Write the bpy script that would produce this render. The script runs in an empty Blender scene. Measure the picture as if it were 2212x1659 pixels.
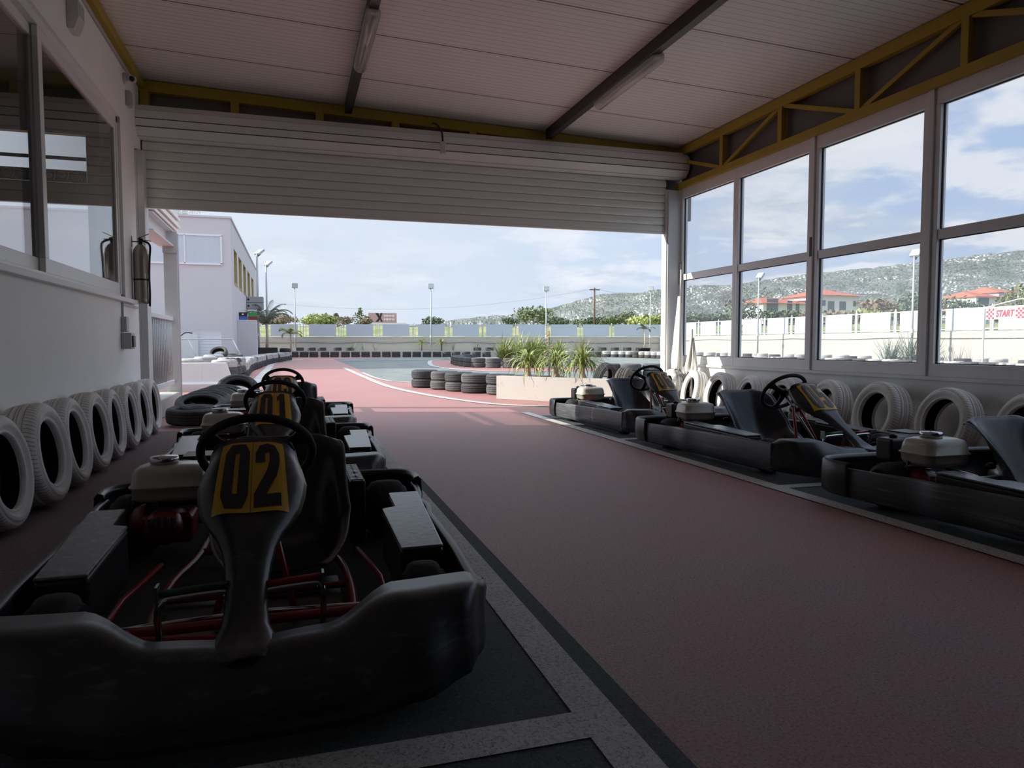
import bpy, math, random
from mathutils import Vector, Matrix
random.seed(7)
PI = math.pi
sc = bpy.context.scene
COL = sc.collection

# ------------------------------------------------------------------ camera
cam = bpy.data.objects.new('camera', bpy.data.cameras.new('camera'))
COL.objects.link(cam); sc.camera = cam
cam.data.sensor_fit = 'HORIZONTAL'; cam.data.sensor_width = 36
cam.data.lens = 36 * 1533 / 2212
cam.data.clip_end = 3000; cam.data.clip_start = 0.02
cam.location = (0, 0, 1.02)
cam.rotation_euler = (PI / 2 - math.atan(88 / 1533), 0, -math.radians(17.16))

# ------------------------------------------------------------------ exposure
sc.view_settings.view_transform = 'Standard'; sc.view_settings.look = 'None'
sc.view_settings.gamma = 1; sc.view_settings.use_curve_mapping = False
sc.view_settings.exposure = 0.0
sc.cycles.max_bounces = 8; sc.cycles.diffuse_bounces = 6; sc.cycles.glossy_bounces = 4
sc.cycles.transparent_max_bounces = 12; sc.cycles.transmission_bounces = 4
sc.cycles.use_denoising = True
sc.cycles.sample_clamp_indirect = 4

# ------------------------------------------------------------------ node helpers
def nn(nt, t, **kw):
    n = nt.nodes.new(t)
    for k, v in kw.items():
        setattr(n, k, v)
    return n
def mth(nt, op, a, b=None, c=None):
    n = nn(nt, 'ShaderNodeMath', operation=op)
    for i, v in enumerate((a, b, c)):
        if v is None: continue
        if isinstance(v, (int, float)): n.inputs[i].default_value = v
        else: nt.links.new(v, n.inputs[i])
    return n.outputs[0]
def mixc(nt, f, a, b):
    n = nn(nt, 'ShaderNodeMix', data_type='RGBA')
    for i, v in ((0, f), (6, a), (7, b)):
        if isinstance(v, (int, float)): n.inputs[i].default_value = v
        elif isinstance(v, tuple): n.inputs[i].default_value = (*v[:3], 1)
        else: nt.links.new(v, n.inputs[i])
    return n.outputs[2]
def ramp(nt, f, lo, hi):
    n = nn(nt, 'ShaderNodeMapRange', interpolation_type='SMOOTHSTEP')
    nt.links.new(f, n.inputs[0]); n.inputs[1].default_value = lo; n.inputs[2].default_value = hi
    return n.outputs[0]
def noise(nt, vec, scale, detail=4, rough=.55, dist=0):
    n = nn(nt, 'ShaderNodeTexNoise'); n.inputs['Scale'].default_value = scale
    n.inputs['Detail'].default_value = detail; n.inputs['Roughness'].default_value = rough
    n.inputs['Distortion'].default_value = dist
    if vec is not None: nt.links.new(vec, n.inputs['Vector'])
    return n.outputs[0]
def scaled(nt, vec, s):
    n = nn(nt, 'ShaderNodeVectorMath', operation='MULTIPLY'); nt.links.new(vec, n.inputs[0]); n.inputs[1].default_value = s
    return n.outputs[0]

# ------------------------------------------------------------------ sky and sun
w = bpy.data.worlds.new('sky'); sc.world = w; w.use_nodes = True
nt = w.node_tree; nt.nodes.clear()
tc = nn(nt, 'ShaderNodeTexCoord'); D = tc.outputs['Generated']
sep = nn(nt, 'ShaderNodeSeparateXYZ'); nt.links.new(D, sep.inputs[0])
X_, Y_, Z_ = sep.outputs
zc = mth(nt, 'MAXIMUM', Z_, 0.0)
hz = mth(nt, 'POWER', mth(nt, 'SUBTRACT', 1.0, zc), 5.0)
east = ramp(nt, mth(nt, 'SUBTRACT', X_, mth(nt, 'MULTIPLY', Y_, .12)), -.15, .75)
blue = mixc(nt, east, (.69, .78, .90), (.40, .56, .86))
base = mixc(nt, mth(nt, 'MULTIPLY', hz, .75), blue, (.70, .79, .90))
zz = mth(nt, 'ADD', zc, .16)
comb = nn(nt, 'ShaderNodeCombineXYZ')
nt.links.new(mth(nt, 'DIVIDE', X_, zz), comb.inputs[0]); nt.links.new(mth(nt, 'DIVIDE', Y_, zz), comb.inputs[1])
nt.links.new(mth(nt, 'MULTIPLY', Z_, 3.0), comb.inputs[2])
c1 = noise(nt, comb.outputs[0], 1.35, 9, .56, .25)
cover = ramp(nt, c1, .44, .66)
lit = ramp(nt, noise(nt, comb.outputs[0], 3.1, 7, .6), .35, .7)
cloud = mixc(nt, lit, (.60, .68, .79), (.95, .97, 1.0))
sky = mixc(nt, mth(nt, 'MULTIPLY', cover, mth(nt, 'ADD', mth(nt, 'MULTIPLY', east, .55), .33)), base, cloud)
puff = mth(nt, 'MULTIPLY', ramp(nt, noise(nt, comb.outputs[0], 2.1, 9, .52, .1), .50, .60), mth(nt, 'MULTIPLY', east, .75))
sky = mixc(nt, puff, sky, (.96, .97, 1.0))
dn = ramp(nt, Z_, -.06, .0)
sky = mixc(nt, dn, (.30, .30, .28), sky)
sv = nn(nt, 'ShaderNodeVectorMath', operation='DOT_PRODUCT'); nt.links.new(D, sv.inputs[0]); sv.inputs[1].default_value = Vector((-1, .31, .487)).normalized()
glow = ramp(nt, sv.outputs['Value'], .45, 1.0)               # hazy sky around the sun, boosted out of view to light the shed
high = ramp(nt, Z_, .45, .85)                                # unseen overhead sky brightened to lift the indoor light
bg = nn(nt, 'ShaderNodeBackground'); nt.links.new(sky, bg.inputs[0])
nt.links.new(mth(nt, 'MULTIPLY', 1.04, mth(nt, 'ADD', 1.0, mth(nt, 'ADD', mth(nt, 'MULTIPLY', glow, 1.0), mth(nt, 'MULTIPLY', high, .8)))), bg.inputs[1])
nt.links.new(bg.outputs[0], nn(nt, 'ShaderNodeOutputWorld').inputs[0])

sd = bpy.data.lights.new('sun', 'SUN'); sd.energy = 6.6; sd.angle = math.radians(.25); sd.color = (1, .95, .86)
sun = bpy.data.objects.new('sun', sd); COL.objects.link(sun)
sun.rotation_euler = Vector((1, -.31, -.487)).to_track_quat('-Z', 'Y').to_euler()
sun.location = (-20, 10, 20)

# ------------------------------------------------------------------ materials
MATS = {}
def mat(name, col, rough=.5, metal=0., vary=0., vscale=8., bump=0., bscale=60., col2=None, spec=None, stretch=None, c2lo=.45, c2hi=.6, c2scale=6., coat=0, coords='Object', bdist=.02):
    m = bpy.data.materials.new(name); m.use_nodes = True; nt = m.node_tree
    b = nt.nodes['Principled BSDF']
    b.inputs['Roughness'].default_value = rough; b.inputs['Metallic'].default_value = metal
    if spec is not None: b.inputs['Specular IOR Level'].default_value = spec
    if coat: b.inputs['Coat Weight'].default_value = coat; b.inputs['Coat Roughness'].default_value = .15
    tc = nn(nt, 'ShaderNodeTexCoord'); v = tc.outputs[coords]
    if stretch: v = scaled(nt, v, stretch)
    c = tuple(col)
    if col2 is not None:
        c = mixc(nt, ramp(nt, noise(nt, v, c2scale, 6, .6), c2lo, c2hi), tuple(col), tuple(col2))
    if vary:
        f = noise(nt, v, vscale, 5)
        hsv = nn(nt, 'ShaderNodeHueSaturation')
        nt.links.new(mth(nt, 'ADD', mth(nt, 'MULTIPLY', f, 2 * vary), 1 - vary), hsv.inputs['Value'])
        if isinstance(c, tuple): hsv.inputs['Color'].default_value = (*c[:3], 1)
        else: nt.links.new(c, hsv.inputs['Color'])
        c = hsv.outputs[0]
    if isinstance(c, tuple): b.inputs['Base Color'].default_value = (*c[:3], 1)
    else: nt.links.new(c, b.inputs['Base Color'])
    if bump:
        bp = nn(nt, 'ShaderNodeBump'); bp.inputs['Strength'].default_value = bump; bp.inputs['Distance'].default_value = bdist
        nt.links.new(noise(nt, v, bscale, 5), bp.inputs['Height']); nt.links.new(bp.outputs[0], b.inputs['Normal'])
    MATS[name] = m
    return m

def asphalt(name, col, col2, rough=.8, wear=(.15, .14, .145), wamt=.5):
    """painted or bare asphalt: coarse grain, worn blotches, dark specks"""
    m = bpy.data.materials.new(name); m.use_nodes = True; nt = m.node_tree
    b = nt.nodes['Principled BSDF']; b.inputs['Roughness'].default_value = rough
    b.inputs['Specular IOR Level'].default_value = .6
    v = nn(nt, 'ShaderNodeTexCoord').outputs['Object']
    c = mixc(nt, ramp(nt, noise(nt, v, .55, 5), .35, .65), col, col2)
    c = mixc(nt, mth(nt, 'MULTIPLY', ramp(nt, noise(nt, v, 1.7, 7, .7), .42, .62), wamt), c, wear)
    g = noise(nt, v, 95, 4, .75)
    c = mixc(nt, mth(nt, 'MULTIPLY', ramp(nt, g, .50, .62), .8), c, tuple(x * .32 for x in col))
    g2 = noise(nt, v, 120, 3, .6)
    c = mixc(nt, mth(nt, 'MULTIPLY', ramp(nt, g2, .57, .68), .55), c, tuple(min(1, x * 1.5 + .08) for x in col))
    nt.links.new(c, b.inputs['Base Color'])
    bp = nn(nt, 'ShaderNodeBump'); bp.inputs['Strength'].default_value = .8; bp.inputs['Distance'].default_value = .008
    nt.links.new(noise(nt, v, 100, 5, .75), bp.inputs['Height']); nt.links.new(bp.outputs[0], b.inputs['Normal'])
    MATS[name] = m; return m

asphalt('red_floor', (.495, .215, .185), (.46, .187, .167), wear=(.36, .23, .215), wamt=.45, rough=.48)
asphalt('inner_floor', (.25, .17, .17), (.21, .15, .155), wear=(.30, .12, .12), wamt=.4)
asphalt('grey_track', (.19, .205, .20), (.25, .275, .255), wear=(.29, .33, .29), wamt=.5)
asphalt('bay_asphalt', (.085, .110, .115), (.070, .090, .095), wear=(.10, .115, .11), wamt=.4)
asphalt('road_paint', (.66, .66, .62), (.58, .58, .55), wear=(.42, .41, .39), wamt=.45, rough=.7)
asphalt('inner_paint', (.86, .85, .82), (.80, .79, .76), wear=(.60, .59, .56), wamt=.4, rough=.7)
mat('wall_paint', (.90, .90, .89), .75, vary=.05, vscale=2.5, bump=.08, bscale=25)
mat('parapet_paint', (.78, .79, .78), .7, vary=.06, vscale=3, bump=.15, bscale=30, col2=(.62, .62, .60), c2lo=.55, c2hi=.7, c2scale=2)
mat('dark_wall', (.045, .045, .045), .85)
mat('room_wall', (.22, .21, .19), .8)
mat('white_render', (.62, .60, .615), .8, vary=.03, vscale=1.2)
mat('white_wall', (.50, .475, .42), .85, vary=.08, vscale=1.5, col2=(.44, .42, .37), c2lo=.55, c2hi=.75, c2scale=.8)
mat('fence_panel', (.54, .60, .67), .6, vary=.02)
mat('fence_metal', (.62, .62, .60), .5, metal=.2)
mat('alu', (.80, .79, .78), .38, metal=.0, vary=.05, stretch=(1, 1, .1))
mat('alu_light', (.62, .62, .62), .45, metal=.25)
mat('gasket', (.02, .02, .02), .6)
mat('shutter_white', (.88, .87, .82), .42, vary=.04, vscale=3, stretch=(.2, 1, 4))
mat('box_white', (.86, .84, .81), .35, vary=.05, vscale=2)
mat('steel_white', (.66, .67, .67), .5, vary=.06, vscale=6, bump=.05)
mat('yellow_steel', (.42, .29, .025), .5, vary=.12, vscale=6, bump=.05, bscale=20)
mat('black_steel', (.035, .032, .032), .45, metal=.3)
mat('fascia_grey', (.17, .16, .145), .6, vary=.1, vscale=5)
mat('galv', (.50, .51, .51), .55, metal=.15, vary=.3, vscale=40)
mat('concrete', (.52, .50, .45), .9, vary=.18, vscale=10, bump=.4, bscale=40)
mat('black_plastic', (.018, .019, .021), .34, vary=.3, vscale=5, bump=.06, bscale=12, col2=(.045, .048, .053), c2lo=.52, c2hi=.66, c2scale=9, stretch=(1, .22, 3))
mat('worn_plastic', (.065, .070, .078), .40, vary=.25, vscale=14, bump=.08, bscale=25, col2=(.13, .14, .15), c2lo=.50, c2hi=.68, c2scale=14, stretch=(1, .15, 5))
mat('nose_plastic', (.028, .030, .034), .36, vary=.25, vscale=14, bump=.06, bscale=25, col2=(.075, .08, .088), c2lo=.54, c2hi=.72, c2scale=12, stretch=(1, .15, 5))
mat('top_plastic', (.10, .105, .11), .27, vary=.2, vscale=12, col2=(.17, .175, .18), c2lo=.5, c2hi=.65, c2scale=18, bump=.04, bscale=40)
mat('seat_shell', (.007, .008, .011), .30, coat=.12, spec=.35, col2=(.018, .019, .026), c2lo=.45, c2hi=.6, c2scale=4, stretch=(3, 3, .7))
mat('seat_edge', (.16, .17, .18), .35)
mat('wheel_rubber', (.012, .012, .012), .72, bump=.2, bscale=60)
mat('kart_rubber', (.026, .025, .024), .82, vary=.25, vscale=20, bump=.25, bscale=50)
mat('red_paint', (.30, .012, .010), .33, vary=.2, vscale=15)
mat('red_engine', (.20, .010, .012), .35, vary=.2, vscale=15)
mat('green_paint', (.015, .07, .02), .4)
mat('chrome', (.55, .56, .58), .18, metal=1.)
mat('steel_tube', (.30, .31, .32), .35, metal=.9)
mat('cream_tank', (.52, .49, .41), .30, vary=.06, vscale=8, coat=.3)
mat('engine_black', (.014, .014, .015), .4)
mat('yellow_sticker', (.72, .40, .03), .4, vary=.06, vscale=20)
mat('ink', (.012, .011, .012), .4)
mat('rim_alloy', (.18, .18, .18), .4, metal=.8)
mat('barrier_white', (.66, .65, .63), .5, vary=.07, vscale=4)
mat('planter_white', (.52, .50, .46), .75, vary=.08, vscale=3, col2=(.43, .40, .35), c2lo=.6, c2hi=.75, c2scale=5)
mat('leaf', (.24, .30, .075), .5, col2=(.44, .46, .17), c2scale=9)
mat('leaf_dry', (.24, .22, .09), .7, col2=(.14, .17, .05), c2scale=12)
mat('leaf_grey', (.17, .22, .16), .6, col2=(.26, .30, .22), c2scale=10)
mat('leaf_olive', (.085, .115, .045), .7, col2=(.16, .19, .08), c2scale=2.5)
mat('leaf_dark', (.05, .075, .035), .7, col2=(.09, .12, .05), c2scale=2)
mat('leaf_haze', (.15, .19, .15), .8, col2=(.22, .26, .17), c2scale=1.2)
mat('leaf_brown', (.27, .19, .15), .8, col2=(.2, .2, .1), c2scale=2)
mat('bulb_bark', (.50, .42, .32), .85, vary=.2, vscale=14, bump=.4, bscale=30)
mat('bark', (.18, .15, .12), .9, vary=.2)
mat('flower', (.72, .50, .30), .7, vary=.2, vscale=30)
mat('soil', (.16, .12, .09), 1, vary=.3, vscale=20, bump=.5)
mat('field', (.35, .34, .16), .95, col2=(.20, .26, .09), c2scale=.6, c2lo=.4, c2hi=.6, vary=.3, vscale=3)
mat('roof_tile', (.52, .16, .10), .8, vary=.1, vscale=3)
mat('villa_white', (.80, .80, .80), .8)
mat('villa_glass', (.16, .20, .22), .2)
mat('pole_paint', (.48, .50, .51), .5, metal=.2)
mat('lamp_lens', (.62, .68, .66), .15)
mat('lamp_body', (.12, .13, .14), .5)
mat('wood_pole', (.13, .09, .07), .9)
mat('cable', (.05, .05, .055), .7)
mat('wall_cable', (.17, .15, .13), .7)
mat('billboard_pink', (.55, .32, .36), .7, vary=.05, vscale=.5)
mat('ochre_reveal', (.50, .40, .17), .7)
mat('curtain_cloth', (.58, .64, .69), .9, vary=.08, vscale=2, stretch=(8, 8, .3))
mat('frame_white', (.82, .82, .84), .5)
mat('ac_grey', (.36, .37, .39), .5, vary=.04)
mat('sign_blue', (.06, .13, .42), .5)
mat('sign_green', (.03, .30, .07), .5)
mat('sign_red', (.22, .03, .03), .5)
mat('sign_black', (.015, .015, .02), .5)
mat('deck_plank', (.36, .35, .33), .8, vary=.2, vscale=5, stretch=(.3, 4, 4))
mat('extinguisher_steel', (.38, .35, .30), .38, metal=.75, vary=.15, vscale=9, stretch=(1, 1, .15))
mat('plastic_grey', (.46, .46, .45), .5)
mat('plastic_white', (.66, .65, .63), .4)
mat('flag_cloth', (.80, .77, .70), .9, vary=.1, vscale=6)
mat('doodle_dark', (.025, .025, .025), .7)
mat('doodle_line', (.70, .70, .62), .7)
mat('olive_board', (.30, .30, .24), .7)
mat('sign_white', (.80, .80, .80), .6)
mat('sign_crimson', (.55, .05, .08), .6)
mat('tube_clear', (.62, .58, .55), .25)
mat('label_paper', (.55, .42, .33), .6)

def tyre_mat(name, col, dark, worn=.5, paint=0., tread=.6):
    """rubber with tread sipes cut across the angle around the tyre axis, plus worn paint"""
    m = bpy.data.materials.new(name); m.use_nodes = True; nt = m.node_tree
    b = nt.nodes['Principled BSDF']; b.inputs['Roughness'].default_value = .75
    v = nn(nt, 'ShaderNodeTexCoord').outputs['Object']
    s = nn(nt, 'ShaderNodeSeparateXYZ'); nt.links.new(v, s.inputs[0])
    ang = mth(nt, 'ARCTAN2', s.outputs[1], s.outputs[0])
    r = mth(nt, 'SQRT', mth(nt, 'ADD', mth(nt, 'POWER', s.outputs[0], 2.), mth(nt, 'POWER', s.outputs[1], 2.)))
    outer = ramp(nt, r, .285, .300)
    skew = mth(nt, 'ADD', ang, mth(nt, 'MULTIPLY', mth(nt, 'SINE', mth(nt, 'MULTIPLY', s.outputs[2], 38.)), .03))
    wv = mth(nt, 'SINE', mth(nt, 'MULTIPLY', skew, 74.))
    sip = mth(nt, 'MULTIPLY', mth(nt, 'GREATER_THAN', wv, .80), outer)
    edge = ramp(nt, mth(nt, 'ABSOLUTE', s.outputs[2]), .035, .055)
    sip = mth(nt, 'MULTIPLY', sip, edge)
    blotch = ramp(nt, noise(nt, v, 7, 6, .65), .45, .62)
    c = mixc(nt, mth(nt, 'MULTIPLY', blotch, worn), col, dark)
    if paint:
        top = ramp(nt, noise(nt, v, 4, 5, .6), .40, .52)
        c = mixc(nt, mth(nt, 'MULTIPLY', top, paint), c, (.52, .51, .49))
    c = mixc(nt, mth(nt, 'MULTIPLY', sip, tread), c, tuple(x * .12 for x in col))
    nt.links.new(c, b.inputs['Base Color'])
    rings = mth(nt, 'SINE', mth(nt, 'MULTIPLY', r, 330.))
    h = mth(nt, 'SUBTRACT', mth(nt, 'MULTIPLY', rings, .12), mth(nt, 'MULTIPLY', sip, 1.0))
    h = mth(nt, 'ADD', h, mth(nt, 'MULTIPLY', noise(nt, v, 40, 4), .25))
    bp = nn(nt, 'ShaderNodeBump'); bp.inputs['Strength'].default_value = .5; bp.inputs['Distance'].default_value = .008
    nt.links.new(h, bp.inputs['Height']); nt.links.new(bp.outputs[0], b.inputs['Normal'])
    MATS[name] = m; return m
tyre_mat('tyre_white', (.82, .80, .76), (.68, .65, .60), .5)
tyre_mat('tyre_black', (.040, .042, .045), (.07, .07, .07), .6, tread=.5)
tyre_mat('tyre_brown', (.085, .075, .062), (.13, .12, .10), .6, tread=.5)
tyre_mat('tyre_grey', (.105, .105, .105), (.065, .065, .065), .7, tread=.6)
tyre_mat('tyre_patchy', (.15, .15, .145), (.09, .09, .09), .6, paint=1., tread=.5)
tyre_mat('tyre_patchy_dark', (.04, .04, .04), (.09, .09, .09), .6, paint=.9, tread=.5)
tyre_mat('tyre_chalky', (.50, .49, .47), (.42, .41, .39), .7, tread=.3)

mat('tyre_liner', (.018, .018, .018), .9)
mat('tyre_black_plain', (.07, .07, .072), .8, vary=.3, vscale=1)
mat('tyre_pale_plain', (.46, .45, .43), .8, vary=.4, vscale=2)
def glass_mat(name, tint=.97, haze=.04, hazecol=(.8, .86, .92), boost=1.0):
    m = bpy.data.materials.new(name); m.use_nodes = True; nt = m.node_tree; nt.nodes.clear()
    fr = nn(nt, 'ShaderNodeFresnel')
    ge = nn(nt, 'ShaderNodeNewGeometry')       # same reflectance from both faces of the thin pane
    nt.links.new(mth(nt, 'SUBTRACT', 1.3, mth(nt, 'MULTIPLY', ge.outputs['Backfacing'], 1.3 - 1 / 1.3)), fr.inputs[0])
    tr = nn(nt, 'ShaderNodeBsdfTransparent'); tr.inputs[0].default_value = (tint, tint, tint, 1)
    gl = nn(nt, 'ShaderNodeBsdfGlossy'); gl.inputs['Roughness'].default_value = 0.0
    df = nn(nt, 'ShaderNodeBsdfTranslucent'); df.inputs[0].default_value = (*hazecol, 1)
    mx = nn(nt, 'ShaderNodeMixShader'); mx.inputs[0].default_value = haze
    nt.links.new(tr.outputs[0], mx.inputs[1]); nt.links.new(df.outputs[0], mx.inputs[2])
    m2 = nn(nt, 'ShaderNodeMixShader'); nt.links.new(mth(nt, 'MULTIPLY', fr.outputs[0], boost), m2.inputs[0])
    nt.links.new(mx.outputs[0], m2.inputs[1]); nt.links.new(gl.outputs[0], m2.inputs[2])
    nt.links.new(m2.outputs[0], nn(nt, 'ShaderNodeOutputMaterial').inputs[0])
    MATS[name] = m; return m
glass_mat('pane_clear', .96, .05)
glass_mat('pane_dark', .80, .0, boost=1.5)

def line_mat(name, base, dark, period, width, axis=1, offs=0., sub=None, rough=.45, nz=.04):
    """sheet with narrow seams at regular distance along one axis (object space), optional finer ribs"""
    m = bpy.data.materials.new(name); m.use_nodes = True; nt = m.node_tree
    b = nt.nodes['Principled BSDF']; b.inputs['Roughness'].default_value = rough
    v = nn(nt, 'ShaderNodeTexCoord').outputs['Object']
    s = nn(nt, 'ShaderNodeSeparateXYZ'); nt.links.new(v, s.inputs[0]); a = s.outputs[axis]
    fr = mth(nt, 'FRACT', mth(nt, 'DIVIDE', mth(nt, 'ADD', a, offs + 100 * period), period))
    seam = mth(nt, 'LESS_THAN', fr, width / period)
    c = mixc(nt, seam, base, dark)
    h = mth(nt, 'MULTIPLY', seam, -1.)
    if sub:
        f2 = mth(nt, 'FRACT', mth(nt, 'DIVIDE', mth(nt, 'ADD', a, offs + 100 * period), sub))
        s2 = mth(nt, 'LESS_THAN', f2, .07)
        c = mixc(nt, mth(nt, 'MULTIPLY', s2, .55), c, dark)
        h = mth(nt, 'SUBTRACT', h, mth(nt, 'MULTIPLY', s2, .4))
    hs = nn(nt, 'ShaderNodeHueSaturation'); nt.links.new(c, hs.inputs['Color'])
    nt.links.new(mth(nt, 'ADD', mth(nt, 'MULTIPLY', noise(nt, v, 1.2, 4), 2 * nz), 1 - nz), hs.inputs['Value'])
    nt.links.new(hs.outputs[0], b.inputs['Base Color'])
    bp = nn(nt, 'ShaderNodeBump'); bp.inputs['Strength'].default_value = .6; bp.inputs['Distance'].default_value = .01
    nt.links.new(h, bp.inputs['Height']); nt.links.new(bp.outputs[0], b.inputs['Normal'])
    MATS[name] = m; return m
line_mat('ceiling_panel', (.88, .85, .80), (.04, .03, .03), 1.245, .018, axis=1, offs=-8.62, sub=.0889, rough=.4)
line_mat('tiled_white', (.74, .76, .80), (.55, .57, .62), .12, .015, axis=2, rough=.5)

def hill_mat():
    m = bpy.data.materials.new('hillside'); m.use_nodes = True; nt = m.node_tree
    b = nt.nodes['Principled BSDF']; b.inputs['Roughness'].default_value = 1; b.inputs['Specular IOR Level'].default_value = 0
    v = nn(nt, 'ShaderNodeTexCoord').outputs['UV']
    v2 = scaled(nt, v, (1, 2.2, 1))
    c = mixc(nt, ramp(nt, noise(nt, v2, .9, 8, .7), .40, .60), (.135, .155, .135), (.225, .24, .225))
    c = mixc(nt, mth(nt, 'MULTIPLY', ramp(nt, noise(nt, v2, 5.5, 5, .75), .48, .57), .85), c, (.070, .090, .075))
    c = mixc(nt, mth(nt, 'MULTIPLY', ramp(nt, noise(nt, v2, 7.5, 4, .75), .54, .62), .6), c, (.42, .41, .37))
    cl = noise(nt, scaled(nt, v, (.30, 1.3, 1)), 1.0, 4)
    for sc_, th, am, g0, g1 in ((1.0, .28, .9, .46, .60), (1.9, .20, .6, .44, .56)):
        vo = nn(nt, 'ShaderNodeTexVoronoi'); vo.inputs['Scale'].default_value = sc_; vo.distance = 'CHEBYCHEV'
        nt.links.new(scaled(nt, v, (4.6, 9.5, 1)), vo.inputs['Vector'])
        town = mth(nt, 'MULTIPLY', mth(nt, 'LESS_THAN', vo.outputs['Distance'], th), ramp(nt, cl, g0, g1))
        c = mixc(nt, mth(nt, 'MULTIPLY', town, am), c, (.60, .58, .55))
    nt.links.new(c, b.inputs['Base Color']); MATS['hillside'] = m
hill_mat()

# ------------------------------------------------------------------ mesh helpers
class MB:
    def __init__(s): s.v = []; s.f = []
    def add(s, vs, fs):
        o = len(s.v); s.v += [tuple(p) for p in vs]; s.f += [tuple(i + o for i in f) for f in fs]; return s
    def box(s, a, b):
        x0, y0, z0 = a; x1, y1, z1 = b
        return s.add([(x0, y0, z0), (x1, y0, z0), (x1, y1, z0), (x0, y1, z0), (x0, y0, z1), (x1, y0, z1), (x1, y1, z1), (x0, y1, z1)],
                     [(0, 3, 2, 1), (4, 5, 6, 7), (0, 1, 5, 4), (1, 2, 6, 5), (2, 3, 7, 6), (3, 0, 4, 7)])
    def bar(s, p, q, wx, wz, up=(0, 0, 1)):
        p = Vector(p); q = Vector(q); d = (q - p).normalized(); u = Vector(up)
        if abs(d.dot(u)) > .98: u = Vector((1, 0, 0))
        r = d.cross(u).normalized(); u = r.cross(d)
        vs = []
        for c in (p, q):
            for a, b_ in ((-1, -1), (1, -1), (1, 1), (-1, 1)): vs.append(c + r * a * wx / 2 + u * b_ * wz / 2)
        return s.add(vs, [(0, 3, 2, 1), (4, 5, 6, 7), (0, 1, 5, 4), (1, 2, 6, 5), (2, 3, 7, 6), (3, 0, 4, 7)])
    def tube(s, path, r, n=8, closed=False, caps=True):
        P = [Vector(p) for p in path]; N = len(P); R = r if isinstance(r, (list, tuple)) else [r] * N
        rings = []; prev = None
        for i, p in enumerate(P):
            if closed: t = (P[(i + 1) % N] - P[i - 1]).normalized()
            else: t = (P[min(i + 1, N - 1)] - P[max(i - 1, 0)]).normalized()
            if prev is None:
                a = Vector((0, 0, 1)) if abs(t.z) < .9 else Vector((1, 0, 0))
                u = t.cross(a).normalized()
            else:
                u = (prev - t * prev.dot(t)).normalized()
            prev = u; w_ = t.cross(u)
            rings.append([p + (u * math.cos(k * 2 * PI / n) + w_ * math.sin(k * 2 * PI / n)) * R[i] for k in range(n)])
        vs = [q for rg in rings for q in rg]; fs = []
        M = N if closed else N - 1
        for i in range(M):
            j = (i + 1) % N
            for k in range(n): fs.append((i * n + k, i * n + (k + 1) % n, j * n + (k + 1) % n, j * n + k))
        if caps and not closed:
            fs.append(tuple(range(n))[::-1]); fs.append(tuple((N - 1) * n + k for k in range(n)))
        return s.add(vs, fs)
    def lathe(s, prof, n=32, axis='z', c=(0, 0, 0), closed=False):
        vs = []; M = len(prof)
        for k in range(n):
            a = 2 * PI * k / n
            for r, h in prof:
                x, y, z = r * math.cos(a), r * math.sin(a), h
                if axis == 'x': x, y, z = z, x, y
                elif axis == 'y': x, y, z = x, z, y
                vs.append((x + c[0], y + c[1], z + c[2]))
        fs = []
        for k in range(n):
            k2 = (k + 1) % n
            for i in range(M if closed else M - 1):
                j = (i + 1) % M
                fs.append((k * M + i, k2 * M + i, k2 * M + j, k * M + j))
        return s.add(vs, fs)
    def prism(s, poly, z0, z1):
        n = len(poly); z0 = z0 if callable(z0) else (lambda x, y, q=z0: q); z1 = z1 if callable(z1) else (lambda x, y, q=z1: q)
        vs = [(x, y, z0(x, y)) for x, y in poly] + [(x, y, z1(x, y)) for x, y in poly]
        fs = [tuple(range(n))[::-1], tuple(range(n, 2 * n))] + [(i, (i + 1) % n, n + (i + 1) % n, n + i) for i in range(n)]
        return s.add(vs, fs)
    def extr(s, poly3, off):
        """polygon of 3d points extruded by an offset vector"""
        o = Vector(off); n = len(poly3); vs = [Vector(p) for p in poly3] + [Vector(p) + o for p in poly3]
        return s.add(vs, [tuple(range(n))[::-1], tuple(range(n, 2 * n))] + [(i, (i + 1) % n, n + (i + 1) % n, n + i) for i in range(n)])
    def grid(s, rows, close_u=False):
        R = len(rows); Cn = len(rows[0]); vs = [p for r in rows for p in r]; fs = []
        for i in range(R - 1):
            for j in range(Cn if close_u else Cn - 1):
                k = (j + 1) % Cn
                fs.append((i * Cn + j, i * Cn + k, (i + 1) * Cn + k, (i + 1) * Cn + j))
        return s.add(vs, fs)
    def build(s, name, m, parent=None, smooth=False, bevel=0, solid=0, subsurf=0, segs=2):
        me = bpy.data.meshes.new(name); me.from_pydata([tuple(v) for v in s.v], [], s.f); me.update()
        me.materials.append(MATS[m] if isinstance(m, str) else m)
        if smooth: me.polygons.foreach_set('use_smooth', [True] * len(me.polygons))
        o = bpy.data.objects.new(name, me); COL.objects.link(o)
        if parent: o.parent = parent
        import bmesh
        bm = bmesh.new(); bm.from_mesh(me); bmesh.ops.recalc_face_normals(bm, faces=bm.faces); bm.to_mesh(me); bm.free()
        if solid:
            md = o.modifiers.new('t', 'SOLIDIFY'); md.thickness = solid; md.offset = 0
        if subsurf:
            md = o.modifiers.new('s', 'SUBSURF'); md.levels = md.render_levels = subsurf
        if bevel:
            md = o.modifiers.new('b', 'BEVEL'); md.width = bevel; md.segments = segs; md.limit_method = 'ANGLE'; md.angle_limit = .6
        return o
def empty(name, loc=(0, 0, 0), rz=0):
    o = bpy.data.objects.new(name, None); COL.objects.link(o); o.location = loc; o.rotation_euler = (0, 0, rz); return o
def tag(o, label=None, cat=None, group=None, kind=None):
    if label: o['label'] = label
    if cat: o['category'] = cat
    if group: o['group'] = group
    if kind: o['kind'] = kind
    return o
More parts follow.
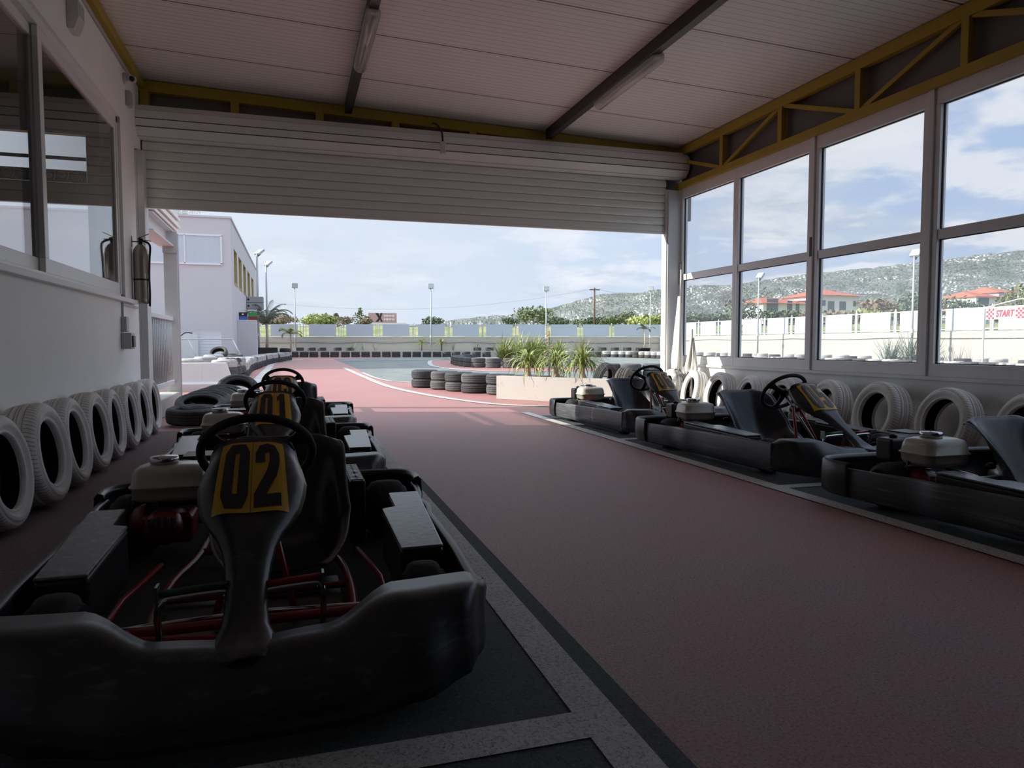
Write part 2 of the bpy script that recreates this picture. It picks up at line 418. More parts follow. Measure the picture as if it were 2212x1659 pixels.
def struct(o, label=None): 
    o['kind'] = 'structure'
    if label: o['label'] = label
    return o
KIDS = {}
def copy_tree(o, parent=None):
    c = o.copy(); COL.objects.link(c)
    if parent: c.parent = parent
    for ch in list(o.children): copy_tree(ch, c)
    return c
def box(name, a, b, m, parent=None, bevel=0): return MB().box(a, b).build(name, m, parent, bevel=bevel)
def text_mesh(name, body, size, m, parent=None, loc=(0, 0, 0), rot=(PI / 2, 0, 0), depth=.002, sx=1., bold=0., shear=0.):
    cu = bpy.data.curves.new(name, 'FONT'); cu.body = body; cu.size = size; cu.extrude = depth; cu.align_x = 'CENTER'; cu.align_y = 'CENTER'
    cu.offset = bold; cu.shear = shear
    tmp = bpy.data.objects.new('t', cu); COL.objects.link(tmp)
    dg = bpy.context.evaluated_depsgraph_get(); me = bpy.data.meshes.new_from_object(tmp.evaluated_get(dg))
    bpy.data.objects.remove(tmp); me.materials.clear(); me.materials.append(MATS[m])
    o = bpy.data.objects.new(name, me); COL.objects.link(o); o.location = loc; o.rotation_euler = rot; o.scale = (sx, 1, 1)
    if parent: o.parent = parent
    return o

XL, XR, YO, YB = -1.72, 5.65, 9.7, -3.2          # inner faces of the shed: left, right, door plane, rear
def ceil_z(x): return 4.20 - (x - XL) * .034

# ================================================================== ground
def ribbon(path, wid, z):
    rows = []
    P = [Vector((x, y, 0)) for x, y in path]
    for i, p in enumerate(P):
        t = (P[min(i + 1, len(P) - 1)] - P[max(i - 1, 0)]).normalized(); n = Vector((-t.y, t.x, 0))
        rows.append([p + n * wid / 2 + Vector((0, 0, z)), p - n * wid / 2 + Vector((0, 0, z))])
    return MB().grid(rows)
def smooth_path(P, k=6):
    out = []
    for i in range(len(P) - 1):
        p0 = P[max(i - 1, 0)]; p1 = P[i]; p2 = P[i + 1]; p3 = P[min(i + 2, len(P) - 1)]
        for j in range(k):
            t = j / k
            out.append(tuple(.5 * (2 * p1[a] + (-p0[a] + p2[a]) * t + (2 * p0[a] - 5 * p1[a] + 4 * p2[a] - p3[a]) * t * t + (-p0[a] + 3 * p1[a] - 3 * p2[a] + p3[a]) * t ** 3) for a in range(len(p1))))
    out.append(tuple(P[-1])); return out
def flat(name, poly, z, m, label):
    o = MB().add([(x, y, z) for x, y in poly], [tuple(range(len(poly)))]).build(name, m); return struct(o, label)

struct(MB().box((-30, -8, -.30), (27.2, 58, -.004)).build('ground', 'grey_track'), 'grey green asphalt of the outdoor track')
thin = smooth_path([(2.50, 46.8), (2.46, 30), (2.30, 25), (2.38, 20.1), (3.0, 18.3), (4.6, 16.0), (7.0, 14.0), (11.5, 12.6)], 5)
flat('floor', [(-6.4, YB), (5.70, YB), (5.70, 9.7), (11.5, 9.7)] + thin[::-1] + [(8.9, 52.9), (8.9, 54), (-4, 56), (-6.4, 40), (-30, 40), (-30, 9.7), (-6.4, 9.7)], 0., 'red_floor', 'red painted asphalt of the shed floor and pit lane')
g = smooth_path([(2.50, 41.0), (3.4, 46), (8.9, 51.8), (12, 52.4)], 5)
flat('floor', g + [(12, 44), (2.55, 40.6)], .003, 'grey_track', 'grey track surface past the pit lane')
isl = smooth_path([(8.6, 42.5), (7.7, 41.0), (6.2, 33), (5.95, 29), (6.35, 26.4), (7.3, 24.6), (9.5, 24.1)], 5)
flat('floor', isl + [(12, 25.5), (9.5, 30), (9.4, 41)], .003, 'red_floor', 'red painted strip around the tyre island')
flat('floor', [(-.95, -3.1), (.73, -3.1), (.73, 9.2), (-.95, 9.2)], .003, 'bay_asphalt', 'dark asphalt of the parking bays by the left karts')
flat('floor', [(3.29, -3.1), (5.05, -3.1), (5.05, 9.4), (3.29, 9.4)], .003, 'bay_asphalt', 'dark asphalt of the parking bays by the right karts')
def paint(path, wid, z, m, label): return struct(ribbon(path, wid, z).build('trim', m), label)
paint([(.780, -3.1), (.780, 9.3)], .125, .006, 'inner_paint', 'white line along the left parking bays')
paint([(3.25, -3.1), (3.25, 9.9)], .125, .006, 'inner_paint', 'white line along the right parking bays')
struct(ribbon([(.875, -3.1), (.875, 5.6)], .07, .0045).build('trim', 'bay_asphalt'), 'dark edge of bare asphalt beside the left bay line')
flat('floor', [(-1.72, -3.1), (-.95, -3.1), (-.95, 9.0), (-1.72, 9.0)], .002, 'inner_floor', 'darker floor strip between the karts and the left wall')  # darker, greyer tone than the red floor
for yy in (1.70, 4.35, 6.95): paint([(-.95, yy), (.725, yy)], .13, .0062, 'inner_paint', 'white cross line between left bays')
for yy in (1.6, 4.19, 6.80): paint([(3.29, yy), (5.05, yy)], .10, .0062, 'inner_paint', 'white cross line between right bays')
paint(smooth_path([(-.90, 11.9), (-.93, 20), (-.95, 30), (-.93, 37.5), (-.32, 42.7), (2.0, 49.6), (8.9, 52.9), (15, 52.6)]), .27, .008, 'road_paint', 'white kerb line of the pit lane')
paint(smooth_path([(2.03, 30.2), (2.06, 22), (2.19, 16.3), (2.88, 12.3), (3.9, 10.75), (6.6, 9.95)], 8), .17, .008, 'road_paint', 'broad white curve at the pit exit')
paint(smooth_path([(2.30, 25), (2.38, 20.1), (3.0, 18.3), (4.6, 16.0), (7.0, 14.0)]), .10, .008, 'road_paint', 'thin white edge line')
paint(isl, .22, .008, 'road_paint', 'white line around the tyre island')
paint(smooth_path([(15, 52.6), (19.6, 51.4), (21.9, 48.2), (22.0, 40), (21, 30), (21, 14)]), .16, .008, 'road_paint', 'white edge line along the far right tyres')

# ================================================================== shed
WY0, WY1, WZ0, WZ1 = 1.5, 8.62, 1.50, 3.43
wl = MB()
wl.box((XL - .2, YB, 0), (XL, 9.30, WZ0)); wl.box((XL - .2, YB, WZ1), (XL, 9.30, 4.30))
wl.box((XL - .2, YB, WZ0), (XL, WY0, WZ1)); wl.box((XL - .2, WY1, WZ0), (XL, 9.30, WZ1))
wl.box((XL - .2, 9.30, 3.33), (XL, YO + .08, 4.30))
struct(wl.build('wall_left', 'wall_paint'), 'cream painted wall with the wide sliding window')
struct(box('wall_back', (XL - .2, YB - .2, 0), (XR + .25, YB, 4.4), 'dark_wall'), 'dark rear wall of the shed')
struct(box('wall_right', (XR, YB, 0), (XR + .22, 9.78, .70), 'parapet_paint'), 'low grey parapet under the glazed side')
struct(box('trim', (XR - .035, YB, .68), (XR + .24, 9.80, .715), 'parapet_paint', bevel=.006), 'ledge on the low parapet')
struct(box('wall_right', (XR, YB, .70), (XR + .22, .80, 4.1), 'dark_wall'), 'solid side wall behind the glazing')
c = MB(); x0, x1 = XL - .25, XR + .3
c.add([(x0, YB - .2, ceil_z(x0)), (x1, YB - .2, ceil_z(x1)), (x1, YO + .25, ceil_z(x1)), (x0, YO + .25, ceil_z(x0)),
       (x0, YB - .2, ceil_z(x0) + .1), (x1, YB - .2, ceil_z(x1) + .1), (x1, YO + .25, ceil_z(x1) + .1), (x0, YO + .25, ceil_z(x0) + .1)],
      [(0, 3, 2, 1), (4, 5, 6, 7), (0, 1, 5, 4), (1, 2, 6, 5), (2, 3, 7, 6), (3, 0, 4, 7)])
struct(c.build('ceiling', 'ceiling_panel'), 'ribbed white sheet panels of the roof')
for i, bx in enumerate((.74, 3.50)):
    o = MB().bar((bx, YB, ceil_z(bx) - .065), (bx, YO - .12, ceil_z(bx) - .065), .09, .13).build('ceiling_beam', 'black_steel', bevel=.004)
    struct(o, ['black steel purlin nearer the left wall', 'black steel purlin nearer the glazed side'][i])
# front wall above the shutter: grey fascia sheet with yellow frame
fz = lambda x: ceil_z(x) - .005
fw_ = MB().extr([(XL - .2, YO + .06, 2.9), (XR + .25, YO + .06, 2.9), (XR + .25, YO + .06, fz(XR + .25)), (XL - .2, YO + .06, fz(XL - .2))], (0, .05, 0))
struct(fw_.build('wall_front', 'fascia_grey'), 'grey sheet above the roller shutter')
t = empty('yellow_girder', (XL, YO, 3.9)); struct(t, 'yellow steel girder above the shutter')
def ypart(nm, a, b, wx, wz, par, mname='yellow_steel', up=(0, 0, 1)):
    o = MB().bar(a, b, wx, wz, up).build(nm, mname, bevel=.004); o.parent = par; o.matrix_parent_inverse = Matrix.Translation(par.location).inverted(); return o
ypart('top_chord', (XL - .1, YO, ceil_z(XL) - .075), (XR, YO, ceil_z(XR) - .075), .10, .13, t)
for vx in (-1.66, -.64, .385, 1.36, 2.42, 3.41, 4.4, 5.4):
    ypart('upright', (vx, YO, 3.78), (vx, YO, ceil_z(vx) - .14), .10, .10, t, up=(0, 1, 0))
# yellow trusses along both sides
def side_truss(X, label, z_top, z_bot, ys, face):
    t = empty('roof_truss', (X, 5, z_bot)); struct(t, label)
    ypart('top_chord', (X, YB, z_top), (X, YO, z_top), .08, .12, t)
    ypart('bottom_chord', (X, YB, z_bot), (X, YO, z_bot), .08, .09, t)
    for i, y in enumerate(ys):
        ypart('upright', (X, y, z_bot + .04), (X, y, z_top - .05), .075, .075, t, up=(0, 1, 0))
    for i in range(len(ys) - 1):
        a, b = ys[i], ys[i + 1]
        if i % 2: ypart('diagonal', (X, a - .05, z_top - .05), (X, b + .05, z_bot + .04), .045, .05, t)
        else: ypart('diagonal', (X, a - .05, z_bot + .04), (X, b + .05, z_top - .05), .045, .05, t)
    ypart('diagonal', (X, ys[0] + .05, z_bot + .04), (X, YO - .05, z_top - .1), .045, .05, t)
    return t
side_truss(XR - .03, 'yellow steel truss over the glazed side', ceil_z(XR) - .07, 3.375, [8.50, 7.29, 6.07, 4.85, 3.63, 2.41, 1.2, 0, -1.2, -2.4], 1)
struct(box('wall_right', (XR + .05, YB, 3.33), (XR + .09, YO, ceil_z(XR) + .02), 'fascia_grey'), 'grey sheet behind the yellow truss')
tl = empty('yellow_beam', (XL, 5, 4.1)); struct(tl, 'yellow steel beam along the top of the left wall')
ypart('chord', (XL + .03, YB, ceil_z(XL) - .06), (XL + .03, YO, ceil_z(XL) - .06), .06, .11, tl)
o = MB().tube([(XL + .015, YB, 4.03), (XL + .015, 9.2, 4.03)], .012, 8).build('conduit', 'plastic_grey'); struct(o, 'grey conduit along the top of the left wall')

# glazed side: four bays of aluminium frames
def window_bay(y0, y1, label, sashes, idx):
    t = empty('window_%d' % idx, (XR, y0, .72)); struct(t, label)
    inv = Matrix.Translation(t.location).inverted()
    def P(o): o.parent = t; o.matrix_parent_inverse = inv; return o
    f = MB(); x0, x1 = XR - .01, XR + .08
    f.box((x0, y0, .715), (x1, y1, .83)); f.box((x0, y0, 3.19), (x1, y1, 3.335))
    f.box((x0, y0, .83), (x1, y0 + .055, 3.19)); f.box((x0, y1 - .055, .83), (x1, y1, 3.19))
    f.box((x0 + .01, y0 + .055, 1.97), (x1 - .01, y1 - .055, 2.06))
    P(f.build('frame', 'alu', bevel=.004))
    gk = MB()
    for za, zb in ((.83, 1.97), (2.06, 3.19)):
        for (a, b, c_, d) in ((y0 + .055, y0 + .066, za, zb), (y1 - .066, y1 - .055, za, zb), (y0 + .055, y1 - .055, za, za + .008), (y0 + .055, y1 - .055, zb - .008, zb)):
            gk.box((XR + .028, a, c_), (XR + .044, b, d))
    P(gk.build('gasket', 'gasket'))
    P(MB().box((XR + .033, y0 + .06, .835), (XR + .038, y1 - .06, 1.965)).build('pane', 'pane_clear'))
    P(MB().box((XR + .033, y0 + .06, 2.065), (XR + .038, y1 - .06, 3.185)).build('pane', 'pane_clear'))
    return t, P
t, P = window_bay(8.22, 9.62, 'glazed bay beside the shutter opening', 1, 1)
P(MB().box((XR - .03, 9.58, 1.9), (XR - .005, 9.61, 2.22)).build('latch', 'alu_light', bevel=.004))
window_bay(6.78, 8.22, 'glazed bay second from the shutter', 1, 2)
t, P = window_bay(5.24, 6.72, 'glazed bay with the villas behind it', 1, 3)
P(MB().box((XR - .035, 6.73, 2.0), (XR - .01, 6.77, 2.22)).build('handle', 'engine_black', bevel=.006))
window_bay(3.70, 5.17, 'glazed bay at the right edge of the picture', 1, 4)
window_bay(2.26, 3.70, 'glazed bay just outside the picture', 1, 5)
window_bay(.82, 2.26, 'extra glazed bay added outside the picture for light', 1, 7)  # unseen bay added to let more light in
m = MB()
for a, b in ((6.72, 6.78), (5.17, 5.24)): m.box((XR - .03, a, .715), (XR + .09, b, 3.335))
m.box((XR - .04, 9.62, .715), (XR + .10, 9.78, 3.335)); m.box((XR - .01, .78, .715), (XR + .08, .82, 3.335))
struct(m.build('trim', 'alu', bevel=.005), 'aluminium posts between the glazed bays')

# left sliding window: reveal, frame, three sashes
t = empty('window_6', (XL, WY0, WZ0)); struct(t, 'wide dark sliding window in the left wall')
inv = Matrix.Translation(t.location).inverted()
def P6(o): o.parent = t; o.matrix_parent_inverse = inv; return o
f = MB(); xa, xb = XL - .15, XL - .03
f.box((xa, WY0, WZ0), (xb, WY1, WZ0 + .05)); f.box((xa, WY0, WZ1 - .07), (xb, WY1, WZ1)); f.box((xa, WY0, WZ0), (xb, WY0 + .05, WZ1)); f.box((xa, WY1 - .06, WZ0), (xb, WY1, WZ1))
P6(f.build('frame', 'alu', bevel=.004))
for k, (a, b, xo) in enumerate(((6.15, 8.55, -.055), (3.9, 6.22, -.105), (1.56, 3.97, -.055))):
    s_ = MB(); X0 = XL + xo - .02; X1 = XL + xo + .02
    s_.box((X0, a, WZ0 + .05), (X1, b, WZ0 + .16)); s_.box((X0, a, WZ1 - .15), (X1, b, WZ1 - .07)); s_.box((X0, a, WZ0 + .16), (X1, a + .09, WZ1 - .15)); s_.box((X0, b - .06, WZ0 + .16), (X1, b, WZ1 - .15))
    so = P6(s_.build('sash', 'alu', bevel=.004))
    gl = MB().box((XL + xo - .003, a + .09, WZ0 + .16), (XL + xo + .003, b - .06, WZ1 - .15)).build('pane', 'pane_dark', so)
struct(box('trim', (XL - .20, WY0 - .05, WZ0 - .045), (XL + .07, WY1 + .30, WZ0), 'frame_white', bevel=.006), 'white sill under the left window')

# club room behind the left window
rm = MB()
rm.box((-6.6, .8, 0), (-6.5, 9.6, 4.2)); rm.box((-6.6, .7, 0), (XL - .2, .8, 4.2)); rm.box((-6.6, .8, 4.0), (XL - .2, 9.6, 4.1)); rm.box((-6.6, .8, -.002), (XL - .2, 9.5, .004))
struct(rm.build('wall_inner', 'room_wall'), 'dim club room behind the left window')
ew = MB()
ew.box((-6.5, 9.5, 0), (-5.4, 9.6, 4.0)); ew.box((-2.26, 9.5, 0), (XL - .2, 9.6, 4.0)); ew.box((-5.4, 9.5, 0), (-2.26, 9.6, .9)); ew.box((-5.4, 9.5, 2.64), (-2.26, 9.6, 2.88)); ew.box((-5.4, 9.5, 3.44), (-2.26, 9.6, 4.0))
ew.box((-3.66, 9.5, .9), (-3.58, 9.6, 2.64))
struct(ew.build('wall_inner', 'olive_board'), 'end wall of the club room with openings')
for (z0, z1, kind) in ((2.88, 3.02, 0), (3.135, 3.175, 1)):
    b = box('banner', (-5.4, 9.485, z0), (-2.26, 9.495, z1), 'doodle_dark')
    tag(b, ['black banner with grey doodle pattern seen through the left window', 'narrow dark banner lettered GU! KAR seen through the left window'][kind], 'banner')
    if kind:
        for kx in range(4):
            text_mesh('lettering', 'GU! KAR', .045, 'doodle_line', b, (-5.1 + kx * .78, 9.482, 3.155), bold=.001)
    else:
        dm = MB()
        for kx in range(22):
            cx = -5.3 + kx * .14 + random.uniform(-.02, .02); cz = 2.95 + random.uniform(-.02, .02); r = random.uniform(.022, .045)
            ring = [(cx + r * math.cos(a * PI / 6), 9.482, cz + r * math.sin(a * PI / 6) * random.uniform(.85, 1.1)) for a in range(12)]
            dm.tube(ring, .004, 4, closed=True)
            dm.tube([(cx + .05, 9.482, 2.90), (cx + .07, 9.482, 2.95 + random.uniform(-.02, .02)), (cx + .05 + random.uniform(0, .04), 9.482, 3.0)], .004, 4)
            ring = [(cx + r * .45 * math.cos(a * PI / 6), 9.482, cz + r * .45 * math.sin(a * PI / 6)) for a in range(12)]
            dm.tube(ring, .003, 4, closed=True)
        dm.build('doodle_print', 'doodle_line', b)

# roller shutter
t = empty('roller_shutter', (2, YO, 2.7)); tag(t, 'half lowered white roller shutter with its box and guide rails', 'shutter')
inv = Matrix.Translation(t.location).inverted()
def PS(o): o.parent = t; o.matrix_parent_inverse = inv; return o
n = 9; rows = []
z0, SL = 2.69, .1125
pr_ = []
for k in range(8):
    zb = z0 + k * SL
    pr_ += [(YO + .012, zb), (YO - .012, zb + .003), (YO - .022, zb + .014), (YO - .024, zb + .045), (YO - .014, zb + SL * .8), (YO - .002, zb + SL - .009), (YO + .014, zb + SL - .006)]
m = MB().grid([[(x, y, z) for y, z in pr_] for x in (-1.70, 5.42)])
PS(m.build('curtain', 'shutter_white', solid=.004))
PS(MB().box((-1.70, YO - .03, 2.665), (5.42, YO + .01, 2.70)).build('bottom_rail', 'shutter_white', bevel=.004))
oc = [(YO - .01, 3.84), (YO - .20, 3.84), (YO - .29, 3.76), (YO - .31, 3.66), (YO - .29, 3.57), (YO - .20, 3.48), (YO - .01, 3.48)]
hb = MB()
for i in range(len(oc) - 1):
    (ya, za), (yb, zb) = oc[i], oc[i + 1]
    d = Vector((yb - ya, zb - za)); nrm = Vector((-d.y, d.x)).normalized() * -.0; e = .055
    a = Vector((ya, za)) + d * e; b = Vector((yb, zb)) - d * e
    hb.add([(-1.76, a.x, a.y), (5.64, a.x, a.y), (5.64, b.x, b.y), (-1.76, b.x, b.y)], [(0, 1, 2, 3)])
PS(hb.build('housing', 'box_white', solid=.012))
lin = []
for y, z in oc: lin.append((YO - .01 + (y - YO + .01) * .93, 3.66 + (z - 3.66) * .93))
PS(MB().grid([[(x, y, z) for y, z in lin] for x in (-1.75, 5.63)]).build('inner_cover', 'gasket'))
for x in (-1.775, 5.635): PS(MB().extr([(x, y, z) for y, z in oc], (.015, 0, 0)).build('end_cap', 'box_white'))
for x0, x1, y0, lab in ((-1.80, -1.665, 9.52, 0), (5.40, 5.62, 9.62, 1)):
    g_ = MB().box((x0, y0, 0), (x1, YO + .06, 3.32))
    g_.box((x0 + (.045 if lab == 0 else .02), y0 - .02, 0), (x0 + (.06 if lab == 0 else .05), y0, 3.30))
    PS(g_.build('guide_rail', 'steel_white', bevel=.006))
    
o = MB().tube(smooth_path([(1.86, YO - .07, 3.98), (1.88, YO - .20, 3.93), (1.92, YO - .34, 3.80), (1.93, YO - .37, 3.66)], 4), .013, 8)
t = empty('switch_cable', (1.9, YO - .3, 3.7)); tag(t, 'black cable with a small hand switch hanging over the shutter box', 'switch')
oo = o.build('cable', 'engine_black', t, True); oo.matrix_parent_inverse = Matrix.Translation(t.location).inverted()
oo = MB().box((1.89, YO - .405, 3.50), (1.965, YO - .355, 3.66)).build('hand_switch', 'plastic_white', t, bevel=.012); oo.matrix_parent_inverse = Matrix.Translation(t.location).inverted()

# ceiling lamps: clear tubular battens fixed to the purlins
def batten(x, y0, y1, label):
    L = y1 - y0; t = empty('tube_lamp', (x, (y0 + y1) / 2, ceil_z(x) - .10)); tag(t, label, 'lamp')
    b = MB().box((-.045, -L / 2 + .03, -.02), (.045, L / 2 - .03, .035)).build('base', 'plastic_grey', t, bevel=.012)
    pf = [(.0, -L / 2), (.050, -L / 2 + .01), (.070, -L / 2 + .05), (.070, L / 2 - .05), (.050, L / 2 - .01), (0, L / 2)]
    c_ = MB().lathe(pf, 20, 'y', (0, 0, -.045)).build('lamp_cover', 'tube_cover', t, True)
    for dx in (-.02, .02): MB().tube([(dx, -L / 2 + .07, -.05), (dx, L / 2 - .07, -.05)], .012, 8).build('tube', 'plastic_white', t, True)
    for dy in (-L / 2 + .05, L / 2 - .05): MB().box((-.05, dy - .03, -.06), (.05, dy + .03, -.01)).build('end_holder', 'plastic_white', t, bevel=.01)
    for dy in (-.25, .25):
        for sx in (-1, 1): MB().box((sx * .0615 - .006, dy - .012, -.03), (sx * .0615 + .006, dy + .012, .03)).build('clip', 'plastic_grey', t)
m_ = glass_mat('tube_cover', .95, .55, (.95, .92, .88))
batten(3.55, 6.48, 8.02, 'clear tube lamp fixed to the purlin nearer the glazed side')
batten(.74, 6.55, 7.95, 'clear tube lamp fixed to the purlin nearer the left wall')

# small fittings on the left wall
t = empty('security_camera', (XL, 8.86, 3.92)); tag(t, 'white bullet camera on a round base at the top of the left wall', 'camera')
MB().lathe([(0, .0), (.06, .0), (.06, .02), (.045, .035), (0, .035)], 20, 'x').build('base', 'plastic_white', t, True)
MB().tube([(.03, 0, 0), (.085, -.0, .0)], .022, 10).build('arm', 'plastic_white', t, True)
MB().tube([(.085, .06, .015), (.10, -.10, -.03)], .036, 14).build('housing', 'plastic_white', t, True)
MB().tube([(.1, -.10, -.03), (.1015, -.112, -.033)], .028, 14).build('lens', 'engine_black', t, True)
t = empty('junction_box', (XL, 8.98, 3.74)); tag(t, 'small grey junction box under the camera', 'box')
MB().box((0, -.06, -.09), (.05, .06, .08)).build('box_body', 'plastic_grey', t, bevel=.01)
MB().box((.05, -.04, -.06), (.055, .04, .05)).build('cover', 'plastic_grey', t)
t = empty('wall_speaker', (XL, 6.86, 3.72)); tag(t, 'small white box high on the left wall above the window', 'box')
MB().add([(0, -.09, -.12), (.05, -.09, -.12), (.09, -.09, -.02), (.09, -.09, .12), (0, -.09, .12), (0, .09, -.12), (.05, .09, -.12), (.09, .09, -.02), (.09, .09, .12), (0, .09, .12)],
         [(0, 1, 2, 3, 4), (9, 8, 7, 6, 5), (0, 5, 6, 1), (1, 6, 7, 2), (2, 7, 8, 3), (3, 8, 9, 4), (4, 9, 5, 0)]).build('box_body', 'plastic_white', t, bevel=.008)
MB().box((.09, -.07, .0), (.093, .07, .1)).build('cover', 'plastic_grey', t)
t = empty('wall_socket', (XL, 8.43, 1.08)); tag(t, 'grey socket box under the window with conduit rising to the sill', 'socket')
MB().box((0, -.07, .06), (.055, .05, .22)).build('switch_box', 'plastic_grey', t, bevel=.008)
MB().box((0, -.09, -.12), (.10, .09, .05)).build('socket_body', 'plastic_grey', t, bevel=.012)
MB().box((.10, -.06, -.10), (.115, .04, .02)).build('flap', 'engine_black', t)
MB().box((0, -.03, .22), (.02, -.005, .375)).build('conduit', 'plastic_grey', t)
MB().box((0, -.02, .34), (.02, .75, .365)).build('conduit', 'plastic_grey', t)

# fire extinguisher
t = empty('fire_extinguisher', (XL + .09, 9.02, 1.47)); tag(t, 'scuffed steel fire extinguisher hanging at the end of the left wall', 'extinguisher')
MB().lathe([(0, 0), (.075, 0), (.082, .012), (.082, .06), (.080, .065), (.082, .07), (.082, .56), (.075, .61), (.05, .65), (.028, .67), (0, .67)], 28).build('cylinder', 'extinguisher_steel', t, True)
v_ = MB().lathe([(.022, .66), (.025, .70), (.018, .74), (0, .74)], 12); v_.box((-.02, -.015, .70), (.03, .015, .735)); v_.build('valve', 'engine_black', t)
h_ = MB().bar((-.03, 0, .735), (.09, -.01, .79), .02, .006); h_.bar((-.03, 0, .72), (.085, 0, .715), .02, .006); h_.build('handle', 'engine_black', t)
MB().tube(smooth_path([(.03, -.01, .71), (.10, -.03, .66), (.095, -.04, .5), (.088, -.045, .3), (.09, -.04, .12), (.085, -.04, -.03)], 4), .012, 8).build('hose', 'engine_black', t, True)
MB().lathe([(.0835, .26), (.0845, .26), (.0845, .28), (.0835, .28)], 28, closed=True).build('strap', 'engine_black', t)
rows = []
for z in (.34, .56): rows.append([(.0835 * math.cos(a), .0835 * math.sin(a), z) for a in [(-.9 + .2 * k) for k in range(8)]])
MB().grid(rows).build('paper_label', 'label_paper', t)
b_ = MB().bar((-.088, 0, .70), (0, 0, .70), .012, .012); b_.bar((-.086, 0, .64), (-.086, 0, .76), .02, .004); b_.build('bracket', 'engine_black', t)

# roof walkway beside the door: column, beams, railing, kerb
t = empty('walkway_frame', (-1.85, 12.25, 0)); struct(t, 'white steel column and roof beams of the covered walkway')
inv = Matrix.Translation(t.location).inverted()
def PW(o): o.parent = t; o.matrix_parent_inverse = inv; return o
k_ = MB(); k_.box((-1.89, 12.2, 0), (-1.70, 12.215, 2.75)); k_.box((-1.89, 12.40, 0), (-1.70, 12.415, 2.75)); k_.box((-1.80, 12.215, 0), (-1.79, 12.40, 2.75)); k_.box((-1.90, 12.185, 2.42), (-1.69, 12.20, 2.75))
PW(k_.build('column', 'steel_white'))
k_ = MB(); k_.box((-1.96, 10.5, 2.52), (-1.74, 12.45, 2.54)); k_.box((-1.96, 10.5, 2.75), (-1.74, 12.45, 2.77)); k_.box((-1.86, 10.5, 2.54), (-1.84, 12.45, 2.75))
PW(k_.build('beam', 'steel_white'))
k_ = MB()
for j in range(5): k_.box((-1.98, 10.5, 2.79 + .06 * j), (-1.72 + .03 * (j % 2), 12.6, 2.83 + .06 * j))
PW(k_.build('roof_edge', 'box_white'))
PW(MB().box((-2.15, 10.6, 2.60), (-1.98, 12.35, 2.64)).build('roof_lining', 'room_wall'))
t = empty('railing', (-1.80, 11.1, 0)); tag(t, 'white metal railing of round bars on the low kerb outside the door', 'railing')
inv = Matrix.Translation(t.location).inverted()
def PR(o): o.parent = t; o.matrix_parent_inverse = inv; return o
PR(MB().box((-1.83, 9.86, 1.37), (-1.77, 12.2, 1.43)).build('top_rail', 'steel_white', bevel=.005))
PR(MB().box((-1.83, 9.86, .38), (-1.77, 12.2, .45)).build('bottom_rail', 'steel_white', bevel=.005))
for k in range(17):
    y = 9.93 + k * .135
    PR(MB().tube([(-1.80, y, .45), (-1.80, y, 1.37)], .019, 10).build('bar', 'galv', smooth=True))
struct(box('kerb', (-2.0, 9.86, 0), (-1.70, 12.2, .26), 'concrete', bevel=.015), 'rough concrete kerb under the railing')

# unseen block and bars, added to shade the floor and throw the stripes
struct(box('wall_outer', (-9, 10.4, 0), (-6, 12.9, 4.04), 'white_render'), 'unseen white block added to shade the floor at the door')
t = empty('stripe_shade_bars', (-6.03, 11.6, 3.9)); struct(t, 'unseen bars added to cast the striped shade')
inv = Matrix.Translation(t.location).inverted()
for a, b, nm in (((-6.05, 10.4, 4.15), (-6.05, 12.9, 4.15), 'bottom_rail'), ((-6.05, 10.4, 4.47), (-6.05, 12.9, 4.47), 'top_rail')):
    o = MB().bar(a, b, .04, .05).build(nm, 'steel_white', t); o.matrix_parent_inverse = inv
m = MB()
for k in range(23): m.box((-6.06, 10.42 + k * .11, 4.0), (-6.03, 10.47 + k * .11, 4.45))
o = m.build('bars', 'steel_white', t); o.matrix_parent_inverse = inv

# ================================================================== go-karts
def build_tyre_profile(R, W, ri, bulge=.01):
    h = W / 2
    return [(ri, -h * .55), (ri + .012, -h * .85), ((R + ri) / 2, -h - bulge), (R - .03, -h * .96), (R - .008, -h * .78), (R, -h * .5), (R + .002, 0),
            (R, h * .5), (R - .008, h * .78), (R - .03, h * .96), ((R + ri) / 2, h + bulge), (ri + .012, h * .85), (ri, h * .55), (ri + .01, 0)]
def kart_wheel(parent, x, y, R, W, side):
    wroot = empty('wheel', (x, y, R)); wroot.parent = parent
    MB().lathe(build_tyre_profile(R, W, R * .46), 36, 'x', closed=True).build('kart_tyre', 'kart_rubber', wroot, True)
    h = W / 2
    MB().lathe([(R * .46, -h * .9), (R * .50, -h * .92), (R * .50, -h * .8), (R * .40, -h * .6), (R * .38, h * .6), (R * .50, h * .8), (R * .50, h * .92), (R * .46, h * .9)], 28, 'x').build('rim', 'rim_alloy', wroot, True)
    MB().lathe([(0, side * h * .7), (.028, side * h * .7), (.034, side * h * .5), (R * .40, side * h * .3)], 20, 'x').build('hub', 'steel_tube', wroot, True)
    return wroot

